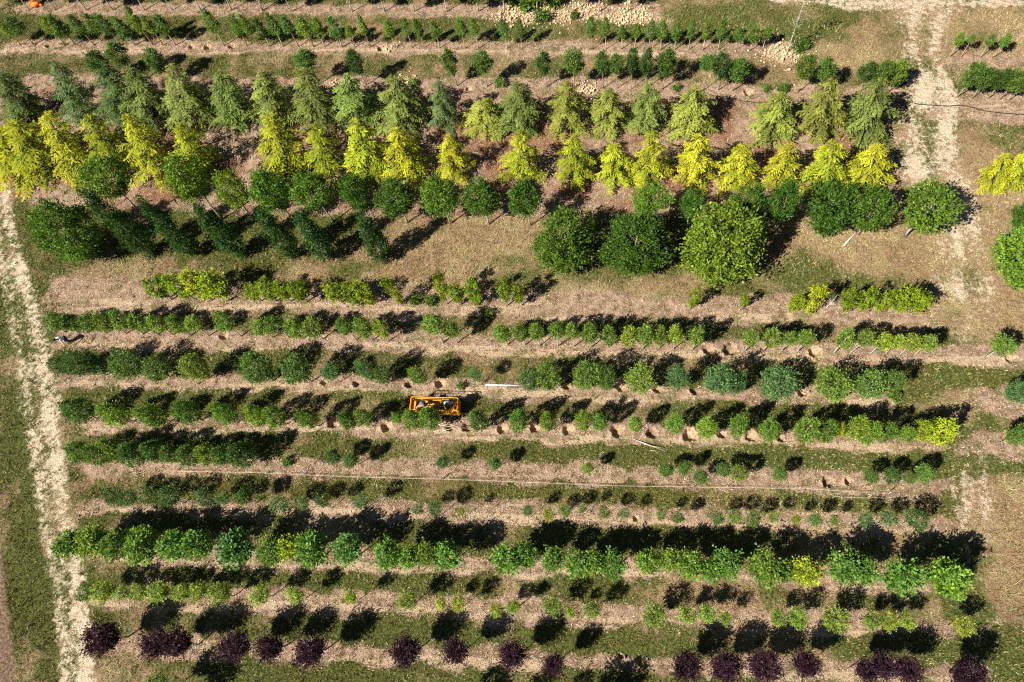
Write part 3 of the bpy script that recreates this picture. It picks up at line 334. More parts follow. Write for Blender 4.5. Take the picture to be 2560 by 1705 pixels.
# planting pits: bowls sunk into the ground sheet
def ordinal(n): return f"{n}{'th' if 10 <= n % 100 <= 20 else {1: 'st', 2: 'nd', 3: 'rd'}.get(n % 10, 'th')}"
pr = np.random.default_rng(77)
ROWY = {}
def pit_rows():
    rows = {}
    for q, (px, py, d) in enumerate(PITS):
        best = min((k for k in STRIPS if k not in ('W', 'DE')), key=lambda k: abs(py - np.interp(px, [(p[0] + p[2]) / 2 for p in STRIPS[k]], [(p[1] + p[3]) / 2 for p in STRIPS[k]])) + (0 if min(p[0] for p in STRIPS[k]) - 2 < px < max(p[2] for p in STRIPS[k]) + 2 else 50))
        rows.setdefault(best, []).append(q)
    return rows
ROWNAME = dict(A='along the top edge', B='in the upper row of slim conical trees', B2='at the upper right', C='in the row behind the green cedars', C2='at the right', H='in the leafy shrub row below the big trees',
               I='in the white-trunked row above the machine', I2='', J='in the bushy row just above the machine', J2='', K='in the row of the orange machine', K2='', L='in the row just below the machine',
               M='in the small globe-tree row', N='in the big-leaved row', O='in the row above the purple trees', P='in the purple row')
pit_label = {}
for k, qs in pit_rows().items():
    qs.sort(key=lambda q: PITS[q][0])
    for n, q in enumerate(qs): pit_label[q] = (f"empty round planting hole, {ordinal(n + 1)} from left {ROWNAME[k]}" if len(qs) > 1 else f"empty planting hole dug {ROWNAME[k]}")
for q, (i, j, kk, d) in enumerate(pit_squares):
    x0, y0 = X0 + i * CELL, Y0 + j * CELL; S = 22; L = kk * CELL
    u = np.linspace(0, 1, S + 1); U, V_ = np.meshgrid(u, u, indexing='ij'); px, py = x0 + U * L, y0 + V_ * L
    cx_, cy_ = x0 + L / 2, y0 + L / 2; ang = np.arctan2(py - cy_, px - cx_); r = np.hypot(px - cx_, py - cy_)
    r0 = min(d * .5, L * .42) * (1 + .10 * np.sin(ang * 3 + pr.random() * 6) + .07 * np.sin(ang * 7 + pr.random() * 6))
    dep = pr.uniform(.28, .5); t = r / r0
    z = np.where(t < 1, -dep * (1 - np.clip(t, 0, 1) ** 3.5), .05 * np.exp(-((t - 1.25) / .22) ** 2) * np.clip((t - 1) / .2, 0, 1))
    z += (pr.random(z.shape) - .5) * .03 * (t < 1.4)
    edge = np.minimum(np.minimum(U, 1 - U), np.minimum(V_, 1 - V_)); z = z * np.clip(edge / .06, 0, 1)
    f = np.array([[a * (S + 1) + b2, (a + 1) * (S + 1) + b2, (a + 1) * (S + 1) + b2 + 1, a * (S + 1) + b2 + 1] for a in range(S) for b2 in range(S)])
    mm = masks(px, py); at = {k: mm[k].ravel() for k in GATTR}; at['raw'] = np.maximum(at['raw'], np.where(t < 1.05, (.35, .9, .6, .8, .5)[q % 5], 0).ravel())
    o = obj('planting_hole', mesh_np('planting_hole', np.stack([(px - cx_).ravel(), (py - cy_).ravel(), z.ravel()], 1), f, GROUND, at, smooth=True), loc=(cx_, cy_, 0))
    tag(o, pit_label[q], 'hole', 'empty planting holes')

# ------------------------------------------------------------------ grass, straw, weeds, clods (too many to count)
def tuft_material():
    mt, nt, b = newmat('grass_blade'); N = NT(nt); g = N.attr('green'); t = N.attr('tint')
    w_ = N.attr('warm'); c = N.mix(g, N.mix(w_, (.46, .36, .19), (.27, .165, .085)), N.mix(w_, (.10, .135, .026), (.13, .12, .03))); o = N.n('ShaderNodeVectorMath', operation='SCALE'); N.put(o.inputs[0], c); N.put(o.inputs['Scale'], N.math('MULTIPLY_ADD', t, 1.1, .35))
    N.put(b.inputs['Base Color'], o.outputs[0]); b.inputs['Roughness'].default_value = .8; b.inputs['Specular IOR Level'].default_value = .15
    return mt
BLADE = tuft_material()
def in_view(x, y, pad=1.5):
    # the piece of field the photograph takes in
    return (x > -38.5 - .33 * (y + 3) - pad) & (x < 22.8 + .27 * (y + 3) + pad) & (y < 59 - .137 * (x + 57) + pad) & (y > -3.6 - pad)
def hole_mask(x, y):
    i = np.clip(((x - X0) / CELL).astype(int), 0, NX - 1); j = np.clip(((y - Y0) / CELL).astype(int), 0, NY - 1); return used[i, j]
def scatter(n, accept, seed):
    r = np.random.default_rng(seed); x = r.uniform(-58, 38, n); y = r.uniform(-4, 60, n); k = in_view(x, y) & ~hole_mask(x, y); x, y = x[k], y[k]
    mk = masks(x, y); k = r.random(len(x)) < accept(mk); return x[k], y[k], {q: v[k] for q, v in mk.items()}, r
def blades(name, x, y, mk, r, nb, hgt, wid, green, spread=.06, lean=.8):
    n = len(x); N_ = n * nb; cx_ = np.repeat(x, nb) + r.normal(0, spread, N_); cy_ = np.repeat(y, nb) + r.normal(0, spread, N_)
    ph = r.uniform(0, 2 * math.pi, N_); ln = lean * r.uniform(.3, 1.2, N_); h = hgt * r.uniform(.5, 1.3, N_) * np.repeat(r.uniform(.7, 1.3, n), nb)
    d = np.stack([np.cos(ph) * ln, np.sin(ph) * ln, np.ones(N_)], 1) * h[:, None]; side = np.stack([-np.sin(ph), np.cos(ph), np.zeros(N_)], 1) * (wid * r.uniform(.6, 1.4, N_))[:, None]
    b0 = np.stack([cx_, cy_, np.zeros(N_)], 1); v = np.stack([b0 - side, b0 + side, b0 + d], 1).reshape(-1, 3)
    g = np.repeat(np.clip(np.repeat(green, nb) + r.normal(0, .18, N_), 0, 1), 3); t = np.repeat(r.random(N_), 3)
    o = obj(name, mesh_np(name, v, np.arange(N_ * 3).reshape(-1, 3), BLADE, {'green': g, 'tint': t, 'warm': np.repeat(np.clip(sstep(np.repeat(vnoise(x, y, 2.8, 61) * .6 + vnoise(x, y, .9, 62) * .4, nb), .35, .65) + r.normal(0, .15, N_), 0, 1), 3)})); return stuff(o)
nz01 = lambda x, y, s, q: vnoise(x, y, s, q)
x, y, mk, r = scatter(330000, lambda m_: np.clip(1 - m_['soil'] * .85, .1, 1) * np.clip(1 - 1.7 * m_['track'], .06, 1) * (1 - m_['plough']) * (1 - .8 * m_['raw']), 1)
grn = np.clip(.15 + 1.05 * mk['lush'] - .35 * mk['soil'] + (nz01(x, y, .5, 41) - .5) * .7, 0, 1)
blades('grass', x, y, mk, r, 3, .09, .018, grn)
x, y, mk, r = scatter(42000, lambda m_: np.clip(sstep(m_['lush'], .3, .8) * (1 - .6 * m_['soil']) + .12, 0, 1) * np.clip(1.15 - 1.2 * m_['track'], .15, 1) * (1 - m_['plough']) * (1 - m_['raw']), 12)
blades('grass_tufts', x, y, mk, r, 8, .17, .022, np.clip(.55 + .35 * (nz01(x, y, 1.2, 44) - .3) + r.normal(0, .2, len(x)), 0, 1), .075, .9)
x, y, mk, r = scatter(60000, lambda m_: m_['weed'] * .9, 2)
blades('weeds', x, y, mk, r, 5, .16, .03, np.clip(.45 + .5 * r.random(len(x)), 0, 1), .1, .9)
x, y, mk, r = scatter(150000, lambda m_: np.clip((.42 - m_['lush']) * 2.2, 0, 1) * (1 - m_['soil']) * np.clip(1 - 1.2 * m_['track'], 0, 1), 3)
blades('dry_grass', x, y, mk, r, 3, .22, .014, np.clip(.1 + .3 * nz01(x, y, .8, 43), 0, 1), .12, 1.5)
# straw and bark litter lying on the soil strips
def litter_material():
    mt, nt, b = newmat('straw_litter'); N = NT(nt); t = N.attr('tint'); c = N.mix(t, (.13, .08, .05), (.56, .42, .29)); N.put(b.inputs['Base Color'], c); b.inputs['Roughness'].default_value = .9; b.inputs['Specular IOR Level'].default_value = .1; return mt
x, y, mk, r = scatter(210000, lambda m_: m_['soil'] * (1 - .6 * m_['raw']), 5)
n = len(x); ph = r.uniform(0, math.pi, n); L = r.uniform(.04, .15, n); Wd = r.uniform(.008, .022, n); tl = r.uniform(-.25, .35, n)
d = np.stack([np.cos(ph) * L, np.sin(ph) * L, tl * L], 1); s_ = np.stack([-np.sin(ph) * Wd, np.cos(ph) * Wd, np.zeros(n)], 1); c0 = np.stack([x, y, r.uniform(.012, .05, n)], 1)
v = np.stack([c0 - d / 2 - s_, c0 + d / 2 - s_, c0 + d / 2 + s_, c0 - d / 2 + s_], 1).reshape(-1, 3)
stuff(obj('straw_litter', mesh_np('straw_litter', v, np.arange(n * 4).reshape(-1, 4), litter_material(), {'tint': np.repeat(r.random(n) ** .8, 4)})))
# earth clods on the diggings
CLOD = plain('earth_clod', (.52, .385, .245), .95, var=.35, scale=5, spec=.1)
r = np.random.default_rng(6); cv = []; cf = []; nn = 0
ico = np.array([(1, 0, 0), (-1, 0, 0), (0, 1, 0), (0, -1, 0), (0, 0, 1), (0, 0, -1)], float); icof = np.array([(0, 2, 4), (2, 1, 4), (1, 3, 4), (3, 0, 4), (2, 0, 5), (1, 2, 5), (3, 1, 5), (0, 3, 5)])
for px, py, rr in HEAPS:
    for _ in range(int(70 * rr * rr)):
        s = r.uniform(.03, .12) * (1 if r.random() < .9 else 1.7); ax, ay = r.normal(0, rr * .62), r.normal(0, rr * .45)
        cv.append(ico * s * r.uniform(.6, 1.3, (6, 3)) + (px + ax, py + ay, s * .3 + .12 * math.exp(-(ax * ax + ay * ay) / (rr * rr)) * r.random())); cf.append(icof + nn); nn += 6
for px, py, d in PITS:
    for _ in range(int(14 * d + 4)):
        a = r.uniform(0, 6.28); s = r.uniform(.02, .07); q = d * r.uniform(.55, .95); X_, Y_ = px + q * math.cos(a), py + q * math.sin(a)
        cv.append(ico * s * r.uniform(.6, 1.3, (6, 3)) + (X_, Y_, s * .4)); cf.append(icof + nn); nn += 6
stuff(obj('earth_clods', mesh_np('earth_clods', np.concatenate(cv), np.concatenate(cf), CLOD)))

# ------------------------------------------------------------------ trees
def unit(v): return v / (np.linalg.norm(v, axis=1, keepdims=True) + 1e-9)
def leaf_quads(c, axis, nrm, L, W_):
    """rhombic leaves folded a little along the midrib"""
    axis = unit(axis); side = unit(np.cross(axis, nrm)); up = np.cross(side, axis); L = np.broadcast_to(L, (len(c),))[:, None]; W_ = np.broadcast_to(W_, (len(c),))[:, None]
    v = np.stack([c, c + axis * L * .5 + side * W_ * .5 + up * W_ * .12, c + axis * L, c + axis * L * .5 - side * W_ * .5 + up * W_ * .12], 1); return v.reshape(-1, 3)
class Crown:
    def __init__(s, seed): s.r = np.random.default_rng(seed); s.v = []; s.t = []; s.h = []
    def leaves(s, c, axis, nrm, L, W_, tint=None, hue=None):
        n = len(c); s.v.append(leaf_quads(c, axis, nrm, L, W_))
        tint = s.r.random(n) if tint is None else np.clip(tint, 0, 1); hue = np.clip(s.r.normal(.12, .16, n), 0, 1) if hue is None else np.clip(hue, 0, 1)
        s.t.append(np.repeat(tint, 4)); s.h.append(np.repeat(hue, 4))
    def mesh(s, name, mat):
        v = np.concatenate(s.v); return mesh_np(name, v, np.arange(len(v)).reshape(-1, 4), mat, {'tint': np.concatenate(s.t), 'hue': np.concatenate(s.h)})
def lumps(r, k, amp):
    d = unit(r.normal(size=(k, 3))); a = r.uniform(-amp, amp, k); w = r.uniform(4, 14, k)
    return lambda q: np.clip(1 + np.sum(a[None] * np.exp((q @ d.T - 1) * w[None]), 1), .5, 1.2)
def clumped(cr, W0, H0, prof, nclump, per, leaf, clump, lump=.35, inner=.55, droop=0.0, upb=.25, squash=1.0, nb=9, bs=.15, fill=.35):
    """leaf clumps spread through a crown of revolution with an uneven, gappy outline"""
    r = cr.r; t = np.linspace(.01, .99, 200); pr_ = np.array([prof(q) for q in t]); wgt = pr_ + .12; cdf = np.cumsum(wgt) / wgt.sum()
    tt = np.interp(r.random(nclump), cdf, t); ph = r.uniform(0, 2 * math.pi, nclump); rad = np.interp(tt, t, pr_) * W0 / 2
    q = np.stack([np.cos(ph), np.sin(ph), (tt - .5) * 2.2], 1); lf = lumps(r, 26, lump)(unit(q))
    u = (inner + (1 - inner) * r.random(nclump) ** .6) * lf
    cen = np.stack([np.cos(ph) * rad * u, np.sin(ph) * rad * u, tt * H0], 1)
    # boughs: most clumps gather round a few bough ends, which leaves hollows and a ragged outline
    bt = np.interp((np.arange(nb) + r.random(nb)) / nb, cdf, t); bp = np.arange(nb) * 2.4 + r.normal(0, .5, nb); brd = np.interp(bt, t, pr_) * W0 / 2 * r.uniform(.55, .95, nb)
    bough = np.stack([np.cos(bp) * brd, np.sin(bp) * brd, bt * H0], 1); near = np.argmin(((cen[:, None] - bough[None]) ** 2).sum(2), 1); pull = (r.random(nclump) > fill)[:, None]
    cen = np.where(pull, bough[near] + (cen - bough[near]) * .45 + r.normal(size=(nclump, 3)) * bs * W0 * .5, cen); out = unit(np.stack([np.cos(ph), np.sin(ph), (tt - .35) * 1.6], 1))
    ct = r.random(nclump) * .55 + .2; chue = np.clip(r.normal(.1, .12, nclump), 0, 1)
    n = nclump * per; off = r.normal(size=(n, 3)) * clump * .5; c = np.repeat(cen, per, 0) + off; o = np.repeat(out, per, 0)
    ax = unit(o * .8 + unit(r.normal(size=(n, 3))) * .9 + np.array([0, 0, -droop])); nm = unit(o * .5 + np.array([0, 0, upb]) + np.repeat(r.normal(size=(nclump, 3)) * .35, per, 0) + r.normal(size=(n, 3)) * .55)
    c[:, 2] = np.clip(c[:, 2], .02 * H0, None)
    L = leaf * r.uniform(.7, 1.3, n); cr.leaves(c, ax, nm, L, L * r.uniform(.5, .75, n) * squash, np.repeat(ct, per) + r.normal(0, .16, n), np.repeat(chue, per) + r.normal(0, .08, n) + .8 * (r.random(n) < .03))
def sprigs(cr, W0, H0, prof, n, per, leaf, up=.6, start=.35, over=(.95, 1.25), z0=.1):
    """leafy shoots that run outwards and end beyond the crown's outline"""
    r = cr.r; tt = r.uniform(z0, .97, n); ph = r.uniform(0, 2 * math.pi, n); rad = np.array([prof(q) for q in tt]) * W0 / 2 * r.uniform(*over, n)
    tip = np.stack([np.cos(ph) * rad, np.sin(ph) * rad, tt * H0], 1); base = np.stack([np.cos(ph) * rad * start, np.sin(ph) * rad * start, (tt * H0 - up * rad * (1 - start)).clip(.05 * H0)], 1)
    k = np.tile(np.linspace(.15, 1, per), n)[:, None]; c = np.repeat(base, per, 0) * (1 - k) + np.repeat(tip, per, 0) * k; d = np.repeat(unit(tip - base), per, 0); N_ = n * per
    c = c + r.normal(size=(N_, 3)) * leaf * .35; ax = unit(d * .9 + r.normal(size=(N_, 3)) * .5); nm = unit(np.array([0, 0, .7]) + r.normal(size=(N_, 3)) * .6)
    L = leaf * r.uniform(.7, 1.25, N_); ct = np.repeat(r.random(n) * .5 + .25, per); cr.leaves(c, ax, nm, L, L * r.uniform(.45, .7, N_), ct + .22 * (k[:, 0] - .5) + r.normal(0, .12, N_), .12 + .3 * (k[:, 0] > .8) * r.random(N_))
def trunk_mesh(name, h, rad, crown0, W0, nl, seed, rise=.6, lean=.03, multi=1):
    r = random.Random(seed); mb = MB()
    for s in range(multi):
        a = r.uniform(0, 6.28); sp = 0 if multi == 1 else W0 * .22; px, py = (r.gauss(0, lean), r.gauss(0, lean))
        pts = [(math.cos(a) * .04 * (multi > 1), math.sin(a) * .04 * (multi > 1), -.08)]; K = 6
        for i in range(1, K + 1):
            t = i / K; pts.append((math.cos(a) * sp * t + px * t + r.gauss(0, rad * .35), math.sin(a) * sp * t + py * t + r.gauss(0, rad * .35), h * t))
        mb.tube(pts, [rad * (1.25 if i == 0 else 1 - .8 * i / K) for i in range(K + 1)], 7)
        for l in range(nl):
            t = (crown0 + (h - crown0) * (l + .5) / nl) / h; j = min(int(t * K), K - 1); f = t * K - j; p0 = Vector(pts[j]).lerp(Vector(pts[j + 1]), f); ph = l * 2.4 + r.uniform(-.5, .5); ln = W0 * .42 * r.uniform(.6, 1.0) * (1 - .55 * (l / nl))
            e = p0 + Vector((math.cos(ph) * ln, math.sin(ph) * ln, ln * rise)); mid = p0.lerp(e, .5) + Vector((0, 0, -.06 * ln)); k = rad * (.55 - .3 * l / nl)
            mb.tube([p0, mid, e], [k, k * .6, k * .2], 5)
    o = mb.v; me = bpy.data.meshes.new(name); me.from_pydata([tuple(p) for p in np.concatenate(mb.v)], [], mb.f); me.shade_smooth(); me.update(); me.materials.append(BARK); return me
cone = lambda p0, k, q: (lambda t: min(1, (t / p0) ** .6) * max(0, (1 - max(0, t - p0) / (1 - p0))) ** k if t < 1 else 0)
ell = lambda t: math.sqrt(max(0, 1 - (2 * t - 1) ** 2))
def egg(peak, top=1.0, bot=.6):
    return lambda t: (max(0, t / peak) ** bot if t < peak else max(0, (1 - ((t - peak) / (1 - peak)) ** 2)) ** top)
def cedar_crown(seed, W0, H0, levels, open_=.5, needle=.15, tip=1.0):
    """tiers of separate drooping plumes with gaps between them"""
    cr = Crown(seed); r = cr.r; C_, A_, N_, L_, T_, H_ = [], [], [], [], [], []
    def tuft(q, a, n_, l, tn, hu): C_.append(q); A_.append(a); N_.append(n_); L_.append(l); T_.append(tn); H_.append(hu)
    UP = np.array([0, 0, 1.0])
    for i in range(levels):
        t = .05 + .90 * (i / (levels - 1)) ** .92; nb = int(round(r.uniform(4.5, 7.2) * (1 - .3 * t))); p0 = r.uniform(0, 6.28)
        for b in range(nb):
            z = H0 * t + r.normal(0, .10); ln = W0 / 2 * (1 - t) ** .75 * r.uniform(1 - open_, 1.15) + .16; ph = p0 + 2 * math.pi * b / nb + r.normal(0, .3)
            d = np.array([math.cos(ph), math.sin(ph), 0]); sd_ = np.array([-math.sin(ph), math.cos(ph), 0]); rise = r.uniform(.05, .45); drop = r.uniform(.35, .75); bend = r.normal(0, .25); bt = r.uniform(.2, .75)
            for s in np.arange(.15, 1.0, .085 / max(ln, .2)):
                p = d * ln * s + sd_ * bend * ln * s * s + np.array([0, 0, z + ln * (rise * s - drop * s ** 2.3)]); tw = (.10 + .30 * ln * (1 - s) ** .8 * min(1, s * 2.2)) * r.uniform(.6, 1.25)
                for sg in (-1, 1):
                    td = d * .8 + sd_ * sg * r.uniform(.5, .95) + UP * -.12; td /= np.linalg.norm(td)
                    for u in np.arange(.0, 1.01, .075 / max(tw, .08)):
                        q = p + td * tw * u + UP * (-.45 * tw * u * u)
                        tuft(q, td + r.normal(size=3) * .3 + UP * (-.2 - .5 * u), UP + d * .3 + r.normal(size=3) * .3, needle * r.uniform(.7, 1.3), bt + .35 * (s - .4) + r.normal(0, .12), .02 + tip * (.75 * max(0, s - .5) + .5 * max(0, t - .55) + .15 * u) + r.normal(0, .08))
    for s in np.linspace(.88, 1.0, 16):
        for _ in range(3): tuft(np.array([r.normal(0, .03), r.normal(0, .03), H0 * s]), np.array([r.normal(), r.normal(), .6]), r.normal(size=3), needle, .6, .45 * tip)
    L_ = np.array(L_); cr.leaves(np.array(C_), np.array(A_), np.array(N_), L_, L_ * .36, np.array(T_), np.array(H_)); return cr

SPEC = {}
def species(key, W0, H0, CH0, nvar, crown_fn, trunk_kw, mat=LEAF):
    vs = []
    for i in range(nvar):
        seed = sum(map(ord, key)) * 31 + i * 7; cr = crown_fn(seed); vs.append((cr.mesh(key + '_crown', mat), trunk_mesh(key + '_trunk', H0 * trunk_kw.get('reach', .8), trunk_kw['rad'], max(.1, H0 - CH0), W0, trunk_kw.get('nl', 6), seed, trunk_kw.get('rise', .6), trunk_kw.get('lean', .03), trunk_kw.get('multi', 1))))
    SPEC[key] = (W0, H0, CH0, vs)
def simple(W0, CH0, prof, ncl, per, leaf, clump, spr=0, spk=6, **kw):
    def fn(seed):
        cr = Crown(seed)
        clumped(cr, W0, CH0, prof, ncl, per, leaf, clump, **kw)
        if spr: sprigs(cr, W0, CH0, prof, spr, spk, leaf)
        return cr
    return fn
species('slim', .78, 3.3, 2.25, 6, simple(.78, 2.25, cone(.22, .8, 0), 190, 7, .10, .11, 50, 4, lump=.45, nb=8, bs=.2, fill=.5), dict(rad=.042, nl=5, reach=.85))
species('oval', 1.25, 3.8, 2.4, 5, simple(1.25, 2.4, egg(.38, .75, .5), 300, 8, .11, .13, 60, 5, lump=.5, nb=10, bs=.16), dict(rad=.045, nl=7))
species('cedar', 3.3, 5.3, 5.2, 7, lambda s: cedar_crown(s, 3.3, 5.2, 15, .5, .17, .3), dict(rad=.09, nl=10, reach=.97, rise=-.05), NEEDLE)
species('golden', 3.1, 5.1, 5.0, 7, lambda s: cedar_crown(s + 500, 3.1, 5.0, 12, .6, .17), dict(rad=.08, nl=10, reach=.97, rise=-.05), NEEDLE)
species('round', 2.8, 5.2, 3.4, 5, simple(2.8, 3.4, egg(.5, .55, .5), 330, 16, .15, .24, 60, 5, lump=.5, inner=.5, nb=16, bs=.14, fill=.3), dict(rad=.075, nl=8))
species('broad', 4.6, 5.2, 4.7, 5, simple(4.6, 4.7, egg(.42, .5, .45), 700, 17, .17, .30, 150, 6, lump=.5, inner=.6, nb=34, bs=.1, fill=.3), dict(rad=.13, nl=9))
species('column', 2.1, 7.0, 6.8, 4, simple(2.1, 6.8, cone(.25, .75, 0), 330, 16, .17, .30, 50, 5, lump=.5, inner=.5, nb=16, bs=.2), dict(rad=.10, nl=10, reach=.9))
species('shrub', 1.3, 3.1, 2.9, 6, simple(1.3, 2.9, egg(.55, .6, .35), 130, 9, .15, .15, 36, 6, lump=.8, inner=.3, droop=.4, nb=6, bs=.22, fill=.15), dict(rad=.03, nl=4, multi=3))
species('lollipop', 1.15, 3.2, 1.9, 6, simple(1.15, 1.9, egg(.42, .75, .5), 230, 8, .11, .12, 50, 5, lump=.45, nb=8, bs=.16, fill=.4), dict(rad=.045, nl=6))
species('bushy', 1.65, 3.1, 2.4, 6, simple(1.65, 2.4, egg(.5, .55, .5), 260, 8, .115, .14, 190, 6, lump=.6, nb=10, bs=.18, fill=.3), dict(rad=.04, nl=7))
species('pointed', 1.3, 2.8, 2.1, 6, simple(1.3, 2.1, egg(.3, .9, .45), 280, 8, .105, .12, 110, 5, lump=.5, upb=.4, nb=9, bs=.16, fill=.4), dict(rad=.035, nl=6))
species('globe', .95, 2.2, 1.0, 6, simple(.95, 1.0, egg(.5, .55, .5), 130, 7, .085, .10, 70, 5, lump=.6, nb=6, bs=.2, fill=.3), dict(rad=.025, nl=5))
species('bigleaf', 1.75, 3.0, 2.0, 6, simple(1.75, 2.0, egg(.5, .6, .45), 130, 9, .17, .18, 150, 7, lump=.7, inner=.35, nb=8, bs=.2, fill=.25), dict(rad=.045, nl=7))
species('mop', 1.05, 2.4, 1.3, 6, simple(1.05, 1.3, egg(.6, .5, .6), 140, 9, .115, .12, 60, 5, lump=.65, droop=.9, squash=.7, nb=7, bs=.2, fill=.3), dict(rad=.028, nl=6))
def purple(seed):
    cr = Crown(seed); p = egg(.6, .5, .8); clumped(cr, 1.3, 1.6, p, 150, 9, .10, .13, lump=.5, inner=.3); sprigs(cr, 1.6, 1.8, p, 300, 11, .10, up=.9, start=.2, over=(.7, 1.25)); return cr
species('purple', 1.5, 3.0, 1.8, 6, purple, dict(rad=.035, nl=8, rise=1.0))

# row: species, thing name, description, row phrase, group, base colour of foliage, bark colour, category
G_ = (.062, .115, .022)
ROWS = {
 'A': ('oval', 'young_tree', 'white trunk at the top edge', 'in the topmost row', (.06, .11, .022), (.55, .5, .43), 'tree'),
 'B': ('slim', 'conical_tree', 'slim conical tree', 'in the upper row of slim trees', (.08, .155, .026), (.58, .5, .38), 'tree'),
 'C': ('oval', 'oval_tree', 'oval-crowned young tree', 'in the row behind the green cedars', (.065, .125, .022), (.36, .3, .23), 'tree'),
 'D': ('cedar', 'green_cedar', 'drooping grey-green cedar', 'in the row of green cedars', (.12, .165, .04), (.2, .15, .11), 'cedar'),
 'E': ('golden', 'golden_cedar', 'bright yellow drooping cedar', 'in the row of golden cedars', (.19, .225, .016), (.2, .15, .11), 'cedar'),
 'F': ('round', 'round_tree', 'round-headed green tree', 'in the row below the golden cedars', (.08, .155, .018), (.45, .42, .36), 'tree'),
 'G': ('broad', 'broad_tree', 'large broad dense tree', 'in the row of biggest trees', (.085, .165, .02), (.3, .25, .2), 'tree'),
 'Gc': ('column', 'columnar_tree', 'tall dark columnar tree', 'in the shaded group at left', (.03, .075, .018), (.3, .25, .2), 'tree'),
 'H': ('shrub', 'leafy_shrub', 'yellow-green leafy shrub', 'in the shrub row below the biggest trees', (.135, .205, .01), (.4, .34, .27), 'shrub'),
 'I': ('lollipop', 'white_trunked_tree', 'light green egg-shaped tree', 'in the white-trunked row', (.12, .20, .035), (.6, .56, .5), 'tree'),
 'J': ('bushy', 'bushy_tree', 'bushy twiggy green tree', 'in the row just above the machine', (.085, .155, .038), (.42, .37, .3), 'tree'),
 'K': ('pointed', 'pointed_tree', 'pointed egg-shaped tree', 'in the row beside the machine', (.095, .18, .028), (.45, .42, .36), 'tree'),
 'L': ('pointed', 'small_pointed_tree', 'small young tree', 'in the first row below the machine', (.075, .145, .03), (.5, .46, .4), 'tree'),
 'M': ('globe', 'globe_tree', 'small globe-headed tree', 'in the second row below the machine', (.075, .135, .034), (.5, .46, .4), 'tree'),
 'N': ('bigleaf', 'big_leaved_tree', 'big-leaved green tree', 'in the third row below the machine', (.095, .19, .035), (.5, .46, .4), 'tree'),
 'O': ('mop', 'mop_headed_tree', 'light green mop-headed tree', 'in the row above the purple trees', (.15, .23, .04), (.5, .46, .4), 'tree'),
 'P': ('purple', 'purple_tree', 'dark purple-leaved twiggy tree', 'in the purple row', (.032, .014, .026), (.25, .2, .18), 'tree'),
 'Q': ('mop', 'edge_tree', 'tree beyond the frame', 'along the bottom edge', (.10, .16, .03), (.4, .36, .3), 'tree'),
}
WORD = {'y': 'yellowish ', 'Y': 'bright yellow ', 'd': 'dark ', 'b': 'bluish ', 's': 'sparse ', 'g': ''}
def recolour(c, tg, rr):
    r_, g, b = c
    if tg == 'y': r_, g, b = r_ * 1.3 + .006, g * 1.18, b * .95
    elif tg == 'Y': r_, g, b = r_ * 2.25, g * 1.5, b * .7
    elif tg == 'd': r_, g, b = r_ * .62, g * .72, b * .8
    elif tg == 'b': r_, g, b = r_ * .85, g * .95, b * 1.4
    k = rr.uniform(.88, 1.14); return (r_ * k * rr.uniform(.92, 1.1), g * k, b * k, 1.0)
tr_rng = random.Random(21)
for key, lst in TREES.items():
    sp, nm, desc, rowp, base_col, bark_col, cat = ROWS[key]; W0, H0, CH0, vs = SPEC[sp]
    medw = sorted(t[3] for t in lst)[len(lst) // 2]
    for n, (x, y, h, w, ch, tg, *lean) in enumerate(lst):
        crown_me, trunk_me = vs[(n * 5 + tr_rng.randrange(2)) % len(vs)]
        root = obj(nm, None, loc=(x, y, 0), rotz=tr_rng.uniform(0, 6.28)); root.empty_display_size = .3; root.rotation_euler.x = tr_rng.gauss(0, .03); root.rotation_euler.y = tr_rng.gauss(0, .03)
        if lean: root.rotation_euler = (Vector((0, 0, 1)).rotation_difference(Vector((lean[0], lean[1], h))).to_matrix() @ Matrix.Rotation(tr_rng.uniform(0, 6.28), 3, 'Z')).to_euler()
        kx = w / W0; ks = .92 if key in 'IJKMO' else 1.0
        to = obj('trunk', trunk_me, root, scale=(max(kx, .75), max(kx, .75), h / H0)); bc = tuple(min(.85, c * tr_rng.uniform(.75, 1.2)) for c in bark_col)
        if key == 'B' and (n % 4 in (0, 1)) and x < -12: bc = (.48, .28, .10)
        to.color = bc + (1.0,)
        co = obj('crown', crown_me, root, loc=(0, 0, max(0.02, h - ch)), scale=(kx * ks * tr_rng.uniform(.92, 1.08), kx * ks * tr_rng.uniform(.92, 1.08), ch / CH0)); co.color = recolour(base_col, tg, tr_rng)
        size = 'small ' if w < .72 * medw else 'large ' if w > 1.35 * medw and key != 'G' else ''
        d_ = desc if not (size and desc.startswith(('small', 'large'))) else desc.split(' ', 1)[1]
        colw = WORD[tg] if not d_.startswith(('bright', 'yellow', 'dark', 'light')) else ('yellower ' if tg in 'yY' else '')
        tag(root, f"{size}{colw}{d_}, {ordinal(n + 1)} from left {rowp}", cat, f"{d_}s {rowp}"[:70])

